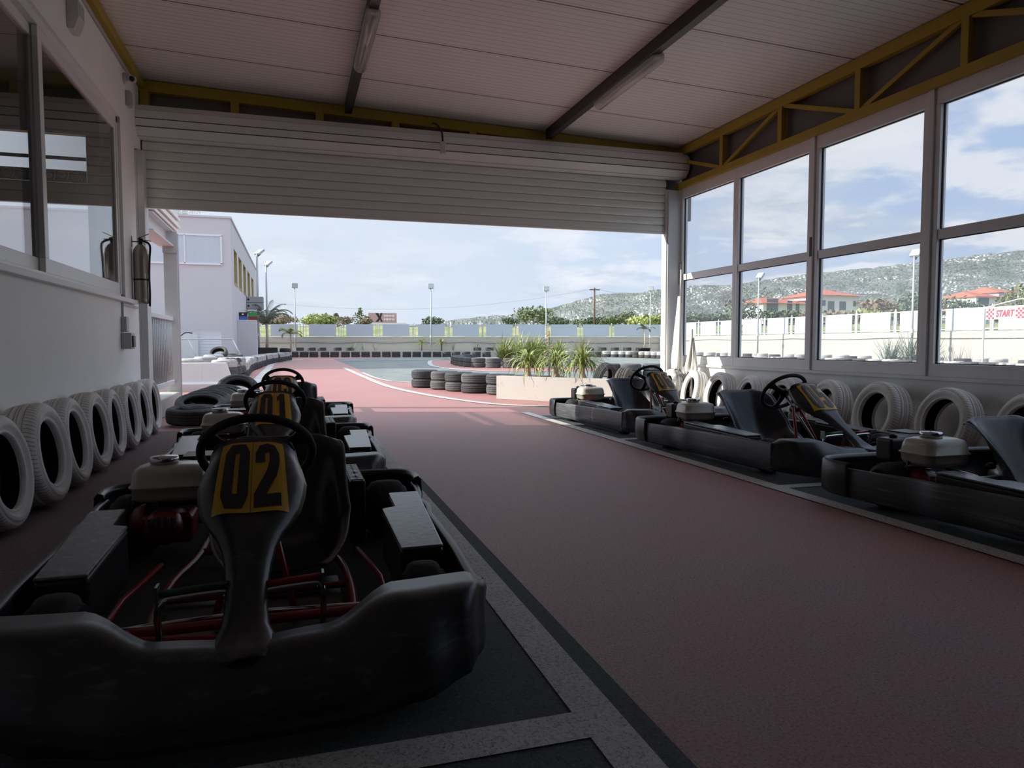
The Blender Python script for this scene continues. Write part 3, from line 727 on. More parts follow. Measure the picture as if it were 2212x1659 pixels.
NOSE_X = [0, .12, .22, .30, .38, .46, .56, .64, .685, .70, .702]
def nose_section(x):
    a = abs(x)
    def ip(P):
        for (x0, v0), (x1, v1) in zip(P, P[1:]):
            if a <= x1:
                t = (a - x0) / (x1 - x0); t = t * t * (3 - 2 * t); return v0 + (v1 - v0) * t
        return P[-1][1]
    yi = ip([(0, -.82), (.22, -.80), (.42, -.68), (.66, -.66), (.71, -.655)])
    zi = ip([(0, .232), (.20, .240), (.42, .300), (.64, .302), (.70, .275), (.71, .25)])
    yf = ip([(0, -1.03), (.25, -1.03), (.45, -.97), (.60, -.88), (.675, -.76), (.71, -.665)])
    yt = max(yf + .05, yi - ip([(0, .07), (.3, .08), (.45, .14), (.71, .13)])) if a < .66 else yi * .55 + yf * .45
    zt = zi - .004
    zb = ip([(0, .055), (.5, .06), (.66, .075), (.71, .09)])
    return [(x, yi + .012, zi - .10), (x, yi + .006, zi - .015), (x, yi - .004, zi), (x, yt, zt), (x, yt - .022, zt - .010), (x, yt * .55 + yf * .45, zt * .80), (x, yf + .012, zt * .45 + zb * .55), (x, yf, zb + .045), (x, yf + .02, zb), (x, yf + .07, zb - .012)]

PAN = [(-.150, .684, .128), (-.160, .679, .139), (-.188, .661, .148), (-.227, .634, .160), (-.290, .589, .174), (-.343, .551, .168), (-.400, .510, .152), (-.445, .478, .126), (-.490, .450, .098),
       (-.540, .418, .077), (-.600, .380, .064), (-.660, .344, .057), (-.730, .303, .055), (-.785, .272, .063), (-.830, .252, .084), (-.866, .241, .098), (-.898, .236, .090), (-.922, .231, .064), (-.936, .226, .020)]
def pan_pt(s, u, off=0.):
    """point on the number fairing: s along it (0 top .. 1 foot), u across -1..1"""
    f = s * (len(PAN) - 1); i = min(int(f), len(PAN) - 2); t = f - i
    y, z, hw = (PAN[i][k] * (1 - t) + PAN[i + 1][k] * t for k in range(3))
    ty, tz = PAN[i + 1][0] - PAN[i][0], PAN[i + 1][1] - PAN[i][1]; L = math.hypot(ty, tz); ny, nz = tz / L, -ty / L
    if nz < 0: ny, nz = -ny, -nz
    dep = (.055 + .05 * min(1, max(0, 1 - s * 2.2))) * (hw / .17) ** .5
    drop = dep * abs(u) ** 4.0 * min(1, .25 + s * 7)
    au = abs(u); x = hw * (au if au < .8 else .8 + (au - .8) * 1.0) * (1 if u >= 0 else -1)
    return (x, y + ny * (off - drop), z + nz * (off - drop))

# heavy condensed digits as filled polygons on a 10 x 16 grid (outer strokes as quads)
DIG = {
 '0': [[(2, 0), (8, 0), (8, 0), (10, 3), (10, 13), (8, 16), (2, 16), (0, 13), (0, 3)], [(4.1, 3.4), (5.9, 3.4), (5.9, 12.6), (4.1, 12.6)]],
 '1': [[(3.2, 0), (7.6, 0), (7.6, 16), (4.6, 16), (1.2, 13.2), (1.2, 10.6), (3.2, 11.6)], None],
 '2': [[(0, 0), (9.8, 0), (9.8, 3.0), (4.6, 3.0), (8.6, 7.2), (9.9, 10.2), (9.9, 12.4), (8.4, 15.2), (5, 16), (1.8, 15.2), (.1, 12.4), (.1, 10.4), (4, 10.4), (4, 12.2), (5, 12.9), (5.9, 12.2), (5.8, 10.6), (4.6, 8.4), (0, 3.4)], None],
 '3': [[(1.8, .7), (5, 0), (8.3, .7), (9.9, 3.2), (9.9, 6.2), (8.2, 8.2), (9.7, 10), (9.7, 12.8), (8.2, 15.3), (5, 16), (1.8, 15.2), (.2, 12.8), (.2, 11), (4, 11), (4.1, 12.6), (5, 13.1), (5.8, 12.3), (5.6, 10), (3.8, 9.4), (3.8, 7), (5.6, 6.6), (5.9, 3.8), (5, 2.9), (4.1, 3.4), (4, 5.4), (.1, 5.4), (.1, 3.2)], None],
 '4': [[(5.4, 0), (8.8, 0), (8.8, 3), (10, 3), (10, 5.8), (8.8, 5.8), (8.8, 16), (4.8, 16), (0, 6), (0, 3), (5.4, 3)], [(3.2, 5.8), (5.4, 5.8), (5.4, 10.8)]],
 '5': [[(1.8, .7), (5, 0), (8.3, .8), (9.9, 3.2), (9.9, 7.6), (8.4, 10), (5.6, 10.4), (4.2, 9.8), (4.4, 12.9), (9.2, 12.9), (9.2, 16), (.9, 16), (.2, 7.2), (4, 7.2), (5, 7.8), (5.9, 7), (5.9, 3.8), (5, 2.9), (4.1, 3.6), (4, 5), (.1, 5), (.1, 3.2)], None],
 '6': [[(1.8, .7), (5, 0), (8.3, .7), (9.9, 3.2), (9.9, 7.4), (8.6, 9.6), (6, 10), (4.1, 9.2), (4.1, 12.2), (5, 13), (5.9, 12.2), (5.9, 11.2), (9.7, 11.2), (9.7, 13), (8.2, 15.3), (5, 16), (1.8, 15.3), (.1, 13), (.1, 3.2)], [(4.1, 3.6), (5, 2.9), (5.9, 3.6), (5.9, 6.4), (5, 7.1), (4.1, 6.4)]],
}
def poly_fill(outer, hole, nseg=.8):
    """triangulate polygon (with optional hole) in 2d and cut finely enough to wrap"""
    import bmesh
    from mathutils.geometry import tessellate_polygon
    loops = [[Vector((x, y, 0)) for x, y in outer]]
    if hole: loops.append([Vector((x, y, 0)) for x, y in hole][::-1])
    tris = tessellate_polygon(loops); pts = [p for l in loops for p in l]
    bm = bmesh.new(); vs = [bm.verts.new(p) for p in pts]
    for t in tris:
        try: bm.faces.new([vs[i] for i in t])
        except ValueError: pass
    for k in range(1, 10): bmesh.ops.bisect_plane(bm, geom=bm.verts[:] + bm.edges[:] + bm.faces[:], plane_co=(k, 0, 0), plane_no=(1, 0, 0))
    for k in range(1, 16): bmesh.ops.bisect_plane(bm, geom=bm.verts[:] + bm.edges[:] + bm.faces[:], plane_co=(0, k, 0), plane_no=(0, 1, 0))
    bm.verts.index_update()
    V = [tuple(v.co[:2]) for v in bm.verts]; F = [tuple(v.index for v in f.verts) for f in bm.faces]; bm.free()
    return V, F
def number_plate(fairing, txt):
    # sticker spans s .12 .. .335, x -.115 .. .095
    s0, s1 = .085, .365
    def P(fx, fy, off):           # fx 0..1 across, fy 0..1 bottom..top; slight fan shape like the sticker
        s = s1 - (s1 - s0) * fy
        f = s * (len(PAN) - 1); i = int(f); t = f - i; hw = PAN[i][2] * (1 - t) + PAN[i + 1][2] * t
        half = .118 - .020 * fy; x = -half + 2 * half * fx
        return pan_pt(s + .018 * math.sin(fx * PI) * (1 - fy), x / hw, off + .003)
    for k in (0, 1):
        rows = []
        a, b = (.0, .496) if k == 0 else (.504, 1.)
        for j in range(13): rows.append([P(a + (b - a) * i / 8, j / 12, .0035) for i in range(9)])
        st = MB().grid(rows).build('number_sticker', 'yellow_sticker', fairing)
    for k, ch in enumerate(txt):
        V, F = poly_fill(*DIG[ch]); x0 = .085 if k == 0 else .545
        pts = [P(x0 + x / 10 * .375, .06 + y / 16 * .87, .006) for x, y in V]
        MB().add(pts, F).build('digit', 'ink', fairing)

def build_kart():
    K = empty('go_kart'); T = lambda: MB()
    # nose
    xs = [-x for x in NOSE_X[::-1]][:-1] + NOSE_X
    fine = []
    for a, b in zip(xs, xs[1:]): fine += [a + (b - a) * j / 3 for j in range(3)]
    fine.append(xs[-1])
    T().grid([nose_section(x) for x in fine]).build('front_bumper', 'nose_plastic', K, True, solid=.008)
    # side bumpers: thin wavy wall with a folded top rim
    for s in (-1, 1):
        pl = smooth_path([(.690, -.66, .262), (.700, -.45, .262), (.712, -.24, .262), (.722, .10, .255), (.728, .35, .25), (.752, .52, .248), (.738, .70, .242), (.765, .86, .238), (.785, 1.05, .232), (.79, 1.22, .226)], 5)
        sb = K
        rows = []
        for x, y, z in pl: rows.append([(s * (x - .022), y, z - .015), (s * (x - .020), y, z), (s * x, y, z + .002), (s * (x + .004), y, z - .012), (s * (x + .010), y, .15), (s * (x + .004), y, .062), (s * (x - .03), y, .045)])
        T().grid(rows).build('side_bumper', 'worn_plastic', K, True, solid=.007)
        # side pod fairing
        po = [(.50, -.27), (.655, -.27), (.672, .0), (.705, .60), (.565, .60), (.560, .34), (.50, .31)]
        zt = lambda x, y: .282 + .022 * (y + .27) / .87
        sp = T().prism([(s * x, y) for x, y in (po if s > 0 else po[::-1])], lambda x, y: .075, lambda x, y: zt(x, y) - .012).build('side_pod', 'engine_black', K, bevel=.014, segs=3)
        T().prism([(s * x, y) for x, y in (po if s > 0 else po[::-1])], lambda x, y: zt(x, y) - .012, zt).build('top_cover', 'top_plastic', sp, bevel=.006, segs=2)
        # bright pressed rim plate over the pod
        T().tube([(s * .36, -.50, .13), (s * .44, -.34, .135), (s * .455, -.05, .11), (s * .40, .40, .10)], .011, 8).build('guard_tube', 'red_paint', K, True)
        kart_wheel(K, s * .555, -.42, .135, .125, s)
        kart_wheel(K, s * .600, .98, .145, .19, s)
        T().tube([(s * .30, -.42, .13), (s * .51, -.42, .135)], .014, 8).build('stub_axle', 'steel_tube', K, True)
    # rear bumper
    pl = smooth_path([(-.80, 1.13), (-.805, 1.28), (-.76, 1.39), (-.62, 1.43), (-.30, 1.44), (0, 1.442), (.30, 1.44), (.62, 1.43), (.76, 1.39), (.805, 1.28), (.80, 1.13)], 5)
    rows = []
    for i, (x, y) in enumerate(pl):
        t0 = Vector(pl[max(i - 1, 0)]); t1 = Vector(pl[min(i + 1, len(pl) - 1)]); d = (t1 - t0).normalized(); n = Vector((-d.y, d.x)) 
        q = lambda o, z: (x + n.x * o, y + n.y * o, z)
        rows.append([q(-.03, .235), q(-.02, .262), q(.0, .270), q(.012, .255), q(.018, .16), q(.012, .07), q(-.02, .05)])
    T().grid(rows).build('rear_bumper', 'black_plastic', K, True, solid=.008)
    for s in (-1, 1): T().tube([(s * .32, 1.18, .11), (s * .32, 1.42, .13)], .014, 8).build('bumper_mount', 'steel_tube', K, True)
    # floor tray and red chassis tubes
    T().box((-.30, -.72, .052), (.30, .18, .06)).build('floor_tray', 'engine_black', K)
    fr = T()
    for s in (-1, 1): fr.tube(smooth_path([(s * .20, -.74, .10), (s * .26, -.60, .085), (s * .33, -.30, .08), (s * .33, .2, .08), (s * .27, .6, .08), (s * .25, 1.25, .10)], 4), .0165, 8)
    fr.tube(smooth_path([(-.47, -.70, .17), (-.30, -.755, .155), (0, -.77, .15), (.30, -.755, .155), (.47, -.70, .17)], 4), .020, 8)
    fr.tube([(-.48, -.42, .13), (.48, -.42, .13)], .018, 8); fr.tube([(-.27, .62, .08), (.27, .62, .08)], .0165, 8); fr.tube([(-.33, .0, .08), (.33, .0, .08)], .014, 8)
    fr.tube([(-.36, -.66, .16), (-.36, -.42, .13)], .014, 8); fr.tube([(.36, -.66, .16), (.36, -.42, .13)], .014, 8)
    fr.tube([(-.42, -.38, .14), (-.30, -.62, .18), (.05, -.60, .14)], .014, 8)
    fr.build('chassis', 'red_paint', K, True)
    T().tube([(-.52, .98, .145), (.52, .98, .145)], .018, 10).build('rear_axle', 'steel_tube', K, True)
    for s in (-1, 1): T().tube([(s * .13, -.25, .085), (s * .028, -.05, .47)], .013, 8).build('column_support', 'red_paint', K, True)
    # steering wheel: rim, hub and three spokes, raked
    sw = empty('steering_wheel', (0, .115, .595)); sw.parent = K; sw.rotation_euler = (math.radians(-52), 0, 0)
    # local z is the wheel axis
    ring = [(.205 * math.cos(a), .188 * math.sin(a), 0) for a in [2 * PI * k / 48 for k in range(48)]]
    T().tube(ring, .0165, 12, closed=True).build('rim', 'wheel_rubber', sw, True)
    T().lathe([(0, -.035), (.038, -.035), (.042, -.02), (.042, .0), (.0, .005)], 20, 'z', (0, 0, 0)).build('hub', 'engine_black', sw, True)
    for a in (PI / 2, PI / 2 + 2.02, PI / 2 - 2.02):
        d = Vector((math.cos(a), math.sin(a), 0)); n = Vector((-d.y, d.x, 0)); a0 = .03; a1 = .19
        vs = []
        for r, w_, z in ((a0, .026, -.018), (.09, .020, -.016), (.15, .022, -.006), (a1, .040, 0)):
            vs.append([d * r + n * w_ + Vector((0, 0, z + .006)), d * r - n * w_ + Vector((0, 0, z + .006)), d * r - n * w_ + Vector((0, 0, z - .006)), d * r + n * w_ + Vector((0, 0, z - .006))])
        T().grid(vs, close_u=True).build('spoke', 'engine_black', sw, True)
    T().tube([(0, .10, .57), (0, -.34, .16)], .012, 10).build('steering_column', 'steel_tube', K, True)
    jn = T().tube([(-.03, -.03, .455), (.03, -.03, .455)], .028, 10); jn.build('column_bearing', 'engine_black', K, True)
    for s in (-1, 1): T().tube([(0, -.34, .13), (s * .44, -.40, .135)], .009, 8).build('tie_rod', 'chrome', K, True)
    # number fairing
    rows = []
    NS = 54
    for i in range(NS + 1): rows.append([pan_pt(i / NS, -1 + 2 * j / 24) for j in range(25)])
    pf = T().grid(rows).build('steering_fairing', 'black_plastic', K, True, solid=.006)
    # pedals
    for s, mname in ((1, 'red_paint'), (-1, 'green_paint')):
        x0, x1 = (.035, .212) if s > 0 else (-.235, -.045)
        y = -.66
        pd = T().tube(smooth_path([(x0, y + .02, .17), (x0, y, .27), (x0 + .015, y - .002, .298), (x0 + .03, y, .305), (x1 - .03, y, .312), (x1 - .012, y, .305), (x1, y, .28), (x1 - .004, y + .02, .14)], 4), .0095, 10).build('pedal', 'chrome', K, True)
        T().tube([(x0, y + .012, .318), (x1 - .005, y + .012, .330)], .011, 8).build('pedal_bar', mname, pd, True)
        T().box(((x1 if s > 0 else x0) - .004, y - .012, .28), ((x1 if s > 0 else x0) + .003, y + .03, .345)).build('bracket', 'steel_tube', pd)
    # seat shell
    prof = [(.10, .120, .16, .02), (.16, .100, .20, .05), (.26, .075, .245, .10), (.38, .068, .27, .135), (.50, .080, .285, .16), (.60, .115, .295, .18), (.68, .19, .29, .19), (.74, .29, .285, .17), (.79, .39, .285, .13), (.835, .48, .285, .09), (.865, .535, .275, .055), (.885, .555, .255, .04)]
    prof = smooth_path(prof, 3); rows = []
    for i, (y, z, hw, lift) in enumerate(prof):
        j = min(i + 1, len(prof) - 1); k = max(i - 1, 0)
        ty, tz = prof[j][0] - prof[k][0], prof[j][1] - prof[k][1]; L = math.hypot(ty, tz) or 1; ny, nz = -tz / L, ty / L
        row = []
        for a in range(21):
            u = -1 + a / 10; e = abs(u) ** 3.0
            xx = hw * (u if abs(u) < .7 else math.copysign(.7 + (abs(u) - .7) * .85, u))
            flare = max(0, abs(u) - .9) * 10
            rd = .055 * max(0, (abs(u) - .55) / .45) ** 2 * max(0, (i / (len(prof) - 1) - .8) * 5)
            row.append((.075 + xx * (1 - .0 * rd) + math.copysign(.02 * flare, u), y + ny * (lift * e - .008 * flare), z + nz * (lift * e - .01 * flare) - rd))
        rows.append(row)
    seat = T().grid(rows).build('seat', 'seat_shell', K, True, solid=.009)
    edge = [r[0] for r in rows] + rows[-1][1:-1] + [r[-1] for r in rows[::-1]]
    T().tube(edge, .0065, 6).build('seat_rim', 'seat_edge', seat, True)
    T().tube([(.075 - .27, .66, .30), (.075 - .31, .66, .30)], .02, 10).build('seat_stay', 'engine_black', K, True)
    T().tube([(.35, .62, .09), (.36, .74, .42)], .010, 8).build('seat_stay', 'steel_tube', K, True)
    # engine group on the left of the picture side
    E_ = empty('engine', (-.42, .86, .16)); E_.parent = K
    def rb(name, a, b, m, bev=.02, smooth=False): return MB().box(a, b).build(name, m, E_, smooth, bevel=bev, segs=4)
    tk = T()   # fuel tank: rounded lower and upper half with seam flange
    def ringz(z, sx, sy, r=.05):
        pts = []
        for cx, cy, a0 in ((sx - r, sy - r, 0), (-sx + r, sy - r, PI / 2), (-sx + r, -sy + r, PI), (sx - r, -sy + r, 1.5 * PI)):
            for k in range(5): a = a0 + k * PI / 8; pts.append((cx + r * math.cos(a), cy + r * math.sin(a), z))
        return pts
    rows = [ringz(.125, .11, .07), ringz(.135, .145, .105), ringz(.155, .158, .118), ringz(.195, .162, .122), ringz(.199, .170, .130), ringz(.205, .170, .130), ringz(.209, .162, .122), ringz(.255, .156, .116), ringz(.280, .145, .105), ringz(.292, .115, .075), ringz(.295, .06, .04, .03)]
    tk.grid(rows, close_u=True); n20 = len(rows[0]); tk.f.append(tuple(range(n20))[::-1]); tk.f.append(tuple(range(10 * n20, 11 * n20)))
    tk.build('fuel_tank', 'cream_tank', E_, True)
    MB().lathe([(0, .290), (.052, .290), (.062, .297), (.064, .318), (.060, .328), (0, .331)], 28, 'z', (-.03, .0, 0)).build('fuel_cap', 'chrome', E_, True)
    rb('air_filter', (-.155, .17, .12), (.0, .30, .265), 'engine_black', .018)
    MB().lathe([(0, .265), (.022, .265), (.026, .28), (.012, .29), (0, .292)], 12, 'z', (-.078, .235, 0)).build('wing_nut', 'engine_black', E_)
    rb('crankcase', (-.12, -.10, -.07), (.10, .12, .07), 'red_engine', .03)
    rc = T().lathe([(0, .045), (.04, .045), (.065, .03), (.080, 0), (.082, -.04)], 28, 'y', (-.02, -.145, .02))
    rc.v = [(x, 2 * -.145 - y, z) for x, y, z in rc.v]
    rc.build('recoil_cover', 'red_engine', E_, True)
    sl = T()
    for k in range(5): sl.box((-.075 + k * .026, -.196, .03), (-.062 + k * .026, -.185, .075))
    sl.build('vent_slots', 'seat_edge', E_)
    rs = T().lathe([(0, .05), (.04, .05), (.07, .03), (.085, 0), (.088, -.02)], 28, 'x', (-.13, .0, .02))
    rs.v = [(-.26 - x, y, z) for x, y, z in rs.v]
    rs.build('recoil_cover', 'red_engine', E_, True)
    fn = T()
    for k in range(7): fn.box((-.05, .10, -.02 + k * .018), (.10, .19, -.012 + k * .018))
    fn.build('cooling_fins', 'engine_black', E_)
    rb('muffler', (.02, .17, .07), (.15, .31, .20), 'engine_black', .02)
    T().tube([(-.13, .03, .03), (-.17, .03, .11), (-.13, .05, .17)], .012, 8).build('starter_handle', 'engine_black', E_, True)
    cb = T().box((-.08, .12, .03), (.03, .2, .10)); cb.tube([(-.1, .15, .06), (-.16, .12, .09), (-.17, .0, .13)], .006, 6); cb.build('carburettor', 'steel_tube', E_)
    T().box((.02, .20, .285), (.17, .38, .293)).build('top_plate', 'engine_black', E_)
    # silencer guard with patterned plate behind the seat on the other side
    gd = T().box((.385, .62, .06), (.46, 1.10, .365)).build('side_box', 'engine_black', K, bevel=.01)
    pt = T()
    for k in range(12):
        y = .645 + k * .037; pt.bar((.392, y, .367), (.453, y + .03, .367), .006, .004); pt.bar((.453, y, .367), (.392, y + .03, .367), .006, .004)
    pt.build('tread_plate', 'steel_tube', gd)
    T().lathe([(.0, -.006), (.085, -.006), (.085, .006), (0, .006)], 28, 'x', (.27, .98, .145)).build('brake_disc', 'steel_tube', K, True)
    return K, pf

KART_LABELS = [
    ('02', (-.137, 2.80), 'black go-kart numbered 02, nearest of the left row'),
    ('01', (-.128, 5.38), 'black go-kart numbered 01, middle of the left row'),
    ('03', (-.106, 7.90), 'black go-kart at the back of the left row, behind number 01'),
    ('06', (4.12, 7.66), 'black go-kart with its rear side striped by sunlight, near the planter'),
    ('05', (4.12, 5.13), 'black go-kart numbered 05, middle of the right row'),
    ('04', (4.12, 2.46), 'black go-kart cut off by the right edge of the picture')]
proto, _ = build_kart()
roots = [proto] + [copy_tree(proto) for _ in range(5)]
for r, (num, (x, y), lab) in zip(roots, KART_LABELS):
    r.location = (x, y, .0); tag(r, lab, 'kart', 'go-karts parked in two rows in the shed')
    for ch in r.children:
        if ch.name.startswith('steering_fairing'): number_plate(ch, num)

# ================================================================== car tyres
def tyre_mesh(name, R=.315, W=.20, ri=.205, n=64):
    h = W / 2
    prof = [(ri + .004, -h * .50), (ri, -h * .62), (ri + .004, -h * .80), (ri + .016, -h * .86), (ri + .022, -h * .80), (ri + .035, -h * .95), ((R + ri) / 2, -h - .006), (R - .038, -h * .97), (R - .030, -h * .90), (R - .022, -h * .90), (R - .010, -h * .78)]
    g = [(-.62, 0), (-.40, 0), (-.385, 1), (-.345, 1), (-.33, 0), (-.11, 0), (-.095, 1), (-.055, 1), (-.04, 0), (.04, 0), (.055, 1), (.095, 1), (.11, 0), (.33, 0), (.345, 1), (.385, 1), (.40, 0), (.62, 0)]
    for t, d in g: prof.append((R - .004 * t * t * 4 - .009 * d, h * t))
    prof += [(r, -z) for r, z in prof[:11][::-1]]
    prof += [(ri + .012, h * .45), ((R + ri) / 2 - .0, h * .80), (R - .035, h * .55), (R - .028, 0), (R - .035, -h * .55), ((R + ri) / 2, -h * .80), (ri + .012, -h * .45)]
    m = MB().lathe(prof, n, closed=True)
    return m
TM = {}
for key, (mname, R_, W_, ri_) in {
    'white': ('tyre_white', .315, .195, .205), 'white_wide': ('tyre_white', .320, .225, .200), 'white_slim': ('tyre_white', .308, .175, .210),
    'black': ('tyre_black', .315, .195, .205), 'brown': ('tyre_brown', .315, .20, .205), 'grey': ('tyre_grey', .315, .195, .205), 'patchy': ('tyre_patchy', .315, .195, .205),
    'patchy_dark': ('tyre_patchy_dark', .315, .24, .205), 'chalky': ('tyre_chalky', .315, .24, .205), 'black_wide': ('tyre_black', .315, .24, .205)}.items():
    tm_ = tyre_mesh(key, R_, W_, ri_); o = tm_.build('car_tyre', mname, smooth=True)
    Mp = len(tm_.v) // 64; o.data.materials.append(MATS['tyre_liner'])
    for pi_, pl_ in enumerate(o.data.polygons):
        if pi_ % Mp >= Mp - 8: pl_.material_index = 1
    TM[key] = (o.data, W_, R_); bpy.data.objects.remove(o)
for k, (me, _, _) in TM.items(): me.name = 'tyre_' + k
def tyre(kind, loc, rot=(0, 0, 0), label=None, group=None):
    o = bpy.data.objects.new('car_tyre', TM[kind][0]); COL.objects.link(o); o.location = loc; o.rotation_euler = rot
    return tag(o, label, 'tyre', group)
ORD = ['nearest', 'second nearest', 'third nearest', 'fourth nearest', 'fifth nearest', 'sixth nearest', 'seventh nearest', 'eighth nearest', 'ninth nearest', 'tenth nearest']
def stand(kind, x, y, side, lean, yaw, label, group):
    """upright tyre, axle across the shed, top leaning on the wall; lowest shoulder rests on the floor"""
    W = TM[kind][1]; R = TM[kind][2]
    eu = (0, PI / 2 + side * -lean, yaw)
    z = R * math.cos(lean) + W * .39 * math.sin(lean)
    o = tyre(kind, (x, y, z), (0, 0, 0), label, group)
    m = Matrix.Rotation(yaw, 4, 'Z') @ Matrix.Rotation(side * lean, 4, 'Y') @ Matrix.Rotation(random.uniform(0, 6), 4, 'X') @ Matrix.Rotation(PI / 2, 4, 'Y')
    o.rotation_euler = m.to_euler(); return o
gl_ = 'white painted tyres leaning along the left wall'
for i, (x, y, k, ln) in enumerate([(-1.545, 4.42, 'white', .13), (-1.535, 5.05, 'white_wide', .14), (-1.545, 5.69, 'white', .14), (-1.55, 6.32, 'white', .12), (-1.56, 6.96, 'white_slim', .11), (-1.56, 7.60, 'white_slim', .12), (-1.565, 8.22, 'white_slim', .12), (-1.57, 8.84, 'white_slim', .09)]):
    stand(k, x, y, -1, ln, random.uniform(-.03, .03), 'white tyre leaning on the left wall, %s' % (['cut off by the picture edge', 'nearest one shown whole, with cracked tread', 'third from the picture edge', 'fourth from the picture edge', 'fourth from the doorway', 'third from the doorway', 'second from the doorway', 'closest to the doorway'][i]), gl_)
gr_ = 'pale tyres leaning along the low right wall'
RT = [(5.40, 4.00, 'white', -.10), (5.40, 4.72, 'white', .02), (5.40, 5.45, 'white_wide', .02), (5.40, 6.15, 'white', -.04), (5.40, 6.86, 'white', .06), (5.41, 7.52, 'white_slim', -.08), (5.41, 8.16, 'white', .05), (5.41, 8.80, 'white', -.06), (5.40, 9.42, 'patchy', .05)]
RL = ['behind the seat of the cut off kart', 'behind the engine of the cut off kart', 'left of the engine of the cut off kart', 'with blocky tread, beyond the nose of kart 05', 'behind the steering wheel of kart 05', 'behind the seat of kart 05', 'between karts 05 and 06', 'right of the white cloths, half in sunlight', 'with flaking dark tread under the hanging cloths']
for (x, y, k, yw), l in zip(RT, RL):
    stand(k, x, y, 1, .20, yw - .16, 'white tyre on the low right wall, %s' % l, gr_)
stand('brown', 5.02, 10.26, 1, .12, -.7, 'worn brownish tyre standing outside, behind the seat of kart 06', 'dark tyres standing outside the right post')
stand('black', 5.95, 13.0, 1, .25, -1.0, 'black tyre tilted beside the ponytail palms', 'dark tyres standing outside the right post')
# fallen row of black tyres by the kerb
for i, (x, y, k, tl_) in enumerate([(-1.20, 9.62, 'black', .06), (-1.15, 9.98, 'black', .32), (-1.10, 10.32, 'black', .36), (-1.05, 10.68, 'black', .38), (-.98, 11.04, 'black', .42), (-.80, 11.42, 'black', .75)]):
    z = .0975 * math.cos(tl_) + .300 * math.sin(tl_) + .008
    tyre(k, (x, y, z), (tl_, 0, .12), 'black tyre in the fallen row beside the kerb, %s' % (['lying flat in front', 'second from the front', 'third from the front', 'third from the back', 'second from the back', 'tilted up at the back'][i]), 'fallen black tyres beside the kerb')

def stack(x, y, kinds, labels, group, jit=.015):
    z = 0
    for k, l in zip(kinds, labels):
        W = TM[k][1]
        tyre(k, (x + random.uniform(-jit, jit), y + random.uniform(-jit, jit), z + W / 2 + .004), (random.uniform(-.008, .008), random.uniform(-.008, .008), random.uniform(0, 6)), l, group); z += W + .004
    return z
# stacks in front of the planter
CNT = ['at its far end', 'second from its far end', 'third from its far end', 'fourth from its far end', 'fifth from its far end', 'touching the planter', 'behind the planter corner']
for i, (x, y) in enumerate([(2.92, 16.35), (3.22, 15.55), (3.42, 14.88), (3.62, 14.24), (3.98, 13.62), (4.34, 13.05), (4.62, 12.45)]):
    stack(x, y, ['grey' if i % 3 else 'black', 'patchy_dark' if i in () else ('grey' if i % 2 else 'black')], ['lower tyre in the stack row left of the planter, %s' % CNT[i], 'upper tyre in the stack row left of the planter, %s' % CNT[i]], 'tyre stacks left of the planter')
# island stacks
ISL = [(9.2, 38.0), (8.75, 37.2), (8.3, 36.2), (7.95, 35.2), (7.72, 34.2), (7.55, 33.1), (7.42, 32.0), (7.36, 30.9), (7.36, 29.9), (7.50, 29.1), (7.98, 28.45), (8.62, 28.1), (9.28, 28.2), (9.9, 28.5)]
for i, (x, y) in enumerate(ISL):
    l = 'black tyre in the double ring of stacks around the tufted island'
    stack(x, y, ['grey', 'grey'], [l + ', lower layer', l + ', upper layer'], 'tyre stacks around the tufted island')
for i in range(6):
    stack(10.6 + i * .68, 35.6 + .28 * i, ['grey', 'patchy' if i % 2 else 'grey'], ['tyre in the row at the back of the tufted island, lower layer', 'tyre in the row at the back of the tufted island, upper layer'], 'tyre row at the back of the island')
# stacks along the left side of the pit lane
LS = smooth_path([(-1.66, 19.4), (-1.52, 21.1), (-1.60, 24.0), (-1.68, 27.2), (-1.55, 31.0), (-1.30, 36.4), (-.75, 41.6), (-.35, 44.6)], 12)
def walk(path, step):
    out = [path[0]]; acc = 0
    for a, b in zip(path, path[1:]):
        d = math.hypot(b[0] - a[0], b[1] - a[1]); acc += d
        if acc >= step: out.append(b); acc = 0
    return out
W1 = walk(LS, .655)
for i, (x, y) in enumerate(W1):
    near = i < 3
    wh = 'lying in the pit lane row'
    if near:
        q = ['nearest stack', 'second stack', 'third stack'][i]
        stack(x, y, ['black', 'grey', 'patchy_dark' if i else 'patchy'], ['bottom tyre of the %s left of the pit lane' % q, 'middle tyre of the %s left of the pit lane' % q, 'top chalky tyre of the %s left of the pit lane' % q], 'stacks along the left of the pit lane')
    else:
        stack(x, y, ['black_wide', 'patchy_dark' if i % 3 == 1 else 'chalky'], ['lower black tyre in the long curved row left of the pit lane', 'upper white splashed tyre in the long curved row left of the pit lane'], 'stacks along the left of the pit lane')
for i, (x, y) in enumerate([(-2.38, 18.6), (-2.5, 20.2), (-2.35, 21.7), (-2.45, 23.2), (-2.45, 25.0), (-2.5, 27.0), (-2.4, 29.5), (-2.3, 32.0), (-2.1, 34.4)]):
    stack(x, y, ['grey', 'patchy'] + (['chalky'] if i % 2 == 0 and i < 5 else []), ['tyre in the second row left of the pit lane, lower layer', 'tyre in the second row left of the pit lane, upper layer', 'topmost pale tyre in the second row left of the pit lane'], 'second row left of the pit lane')
o = tyre('brown', (-2.5, 27.0, .665), (.65, 0, -.25), 'tan tyre propped up on edge on top of the left stacks', 'loose tyres on the left stacks')
tyre('grey', (-2.05, 27.75, .52), (.1, 0, 0), 'grey tyre lying right behind the propped tan tyre', 'loose tyres on the left stacks')
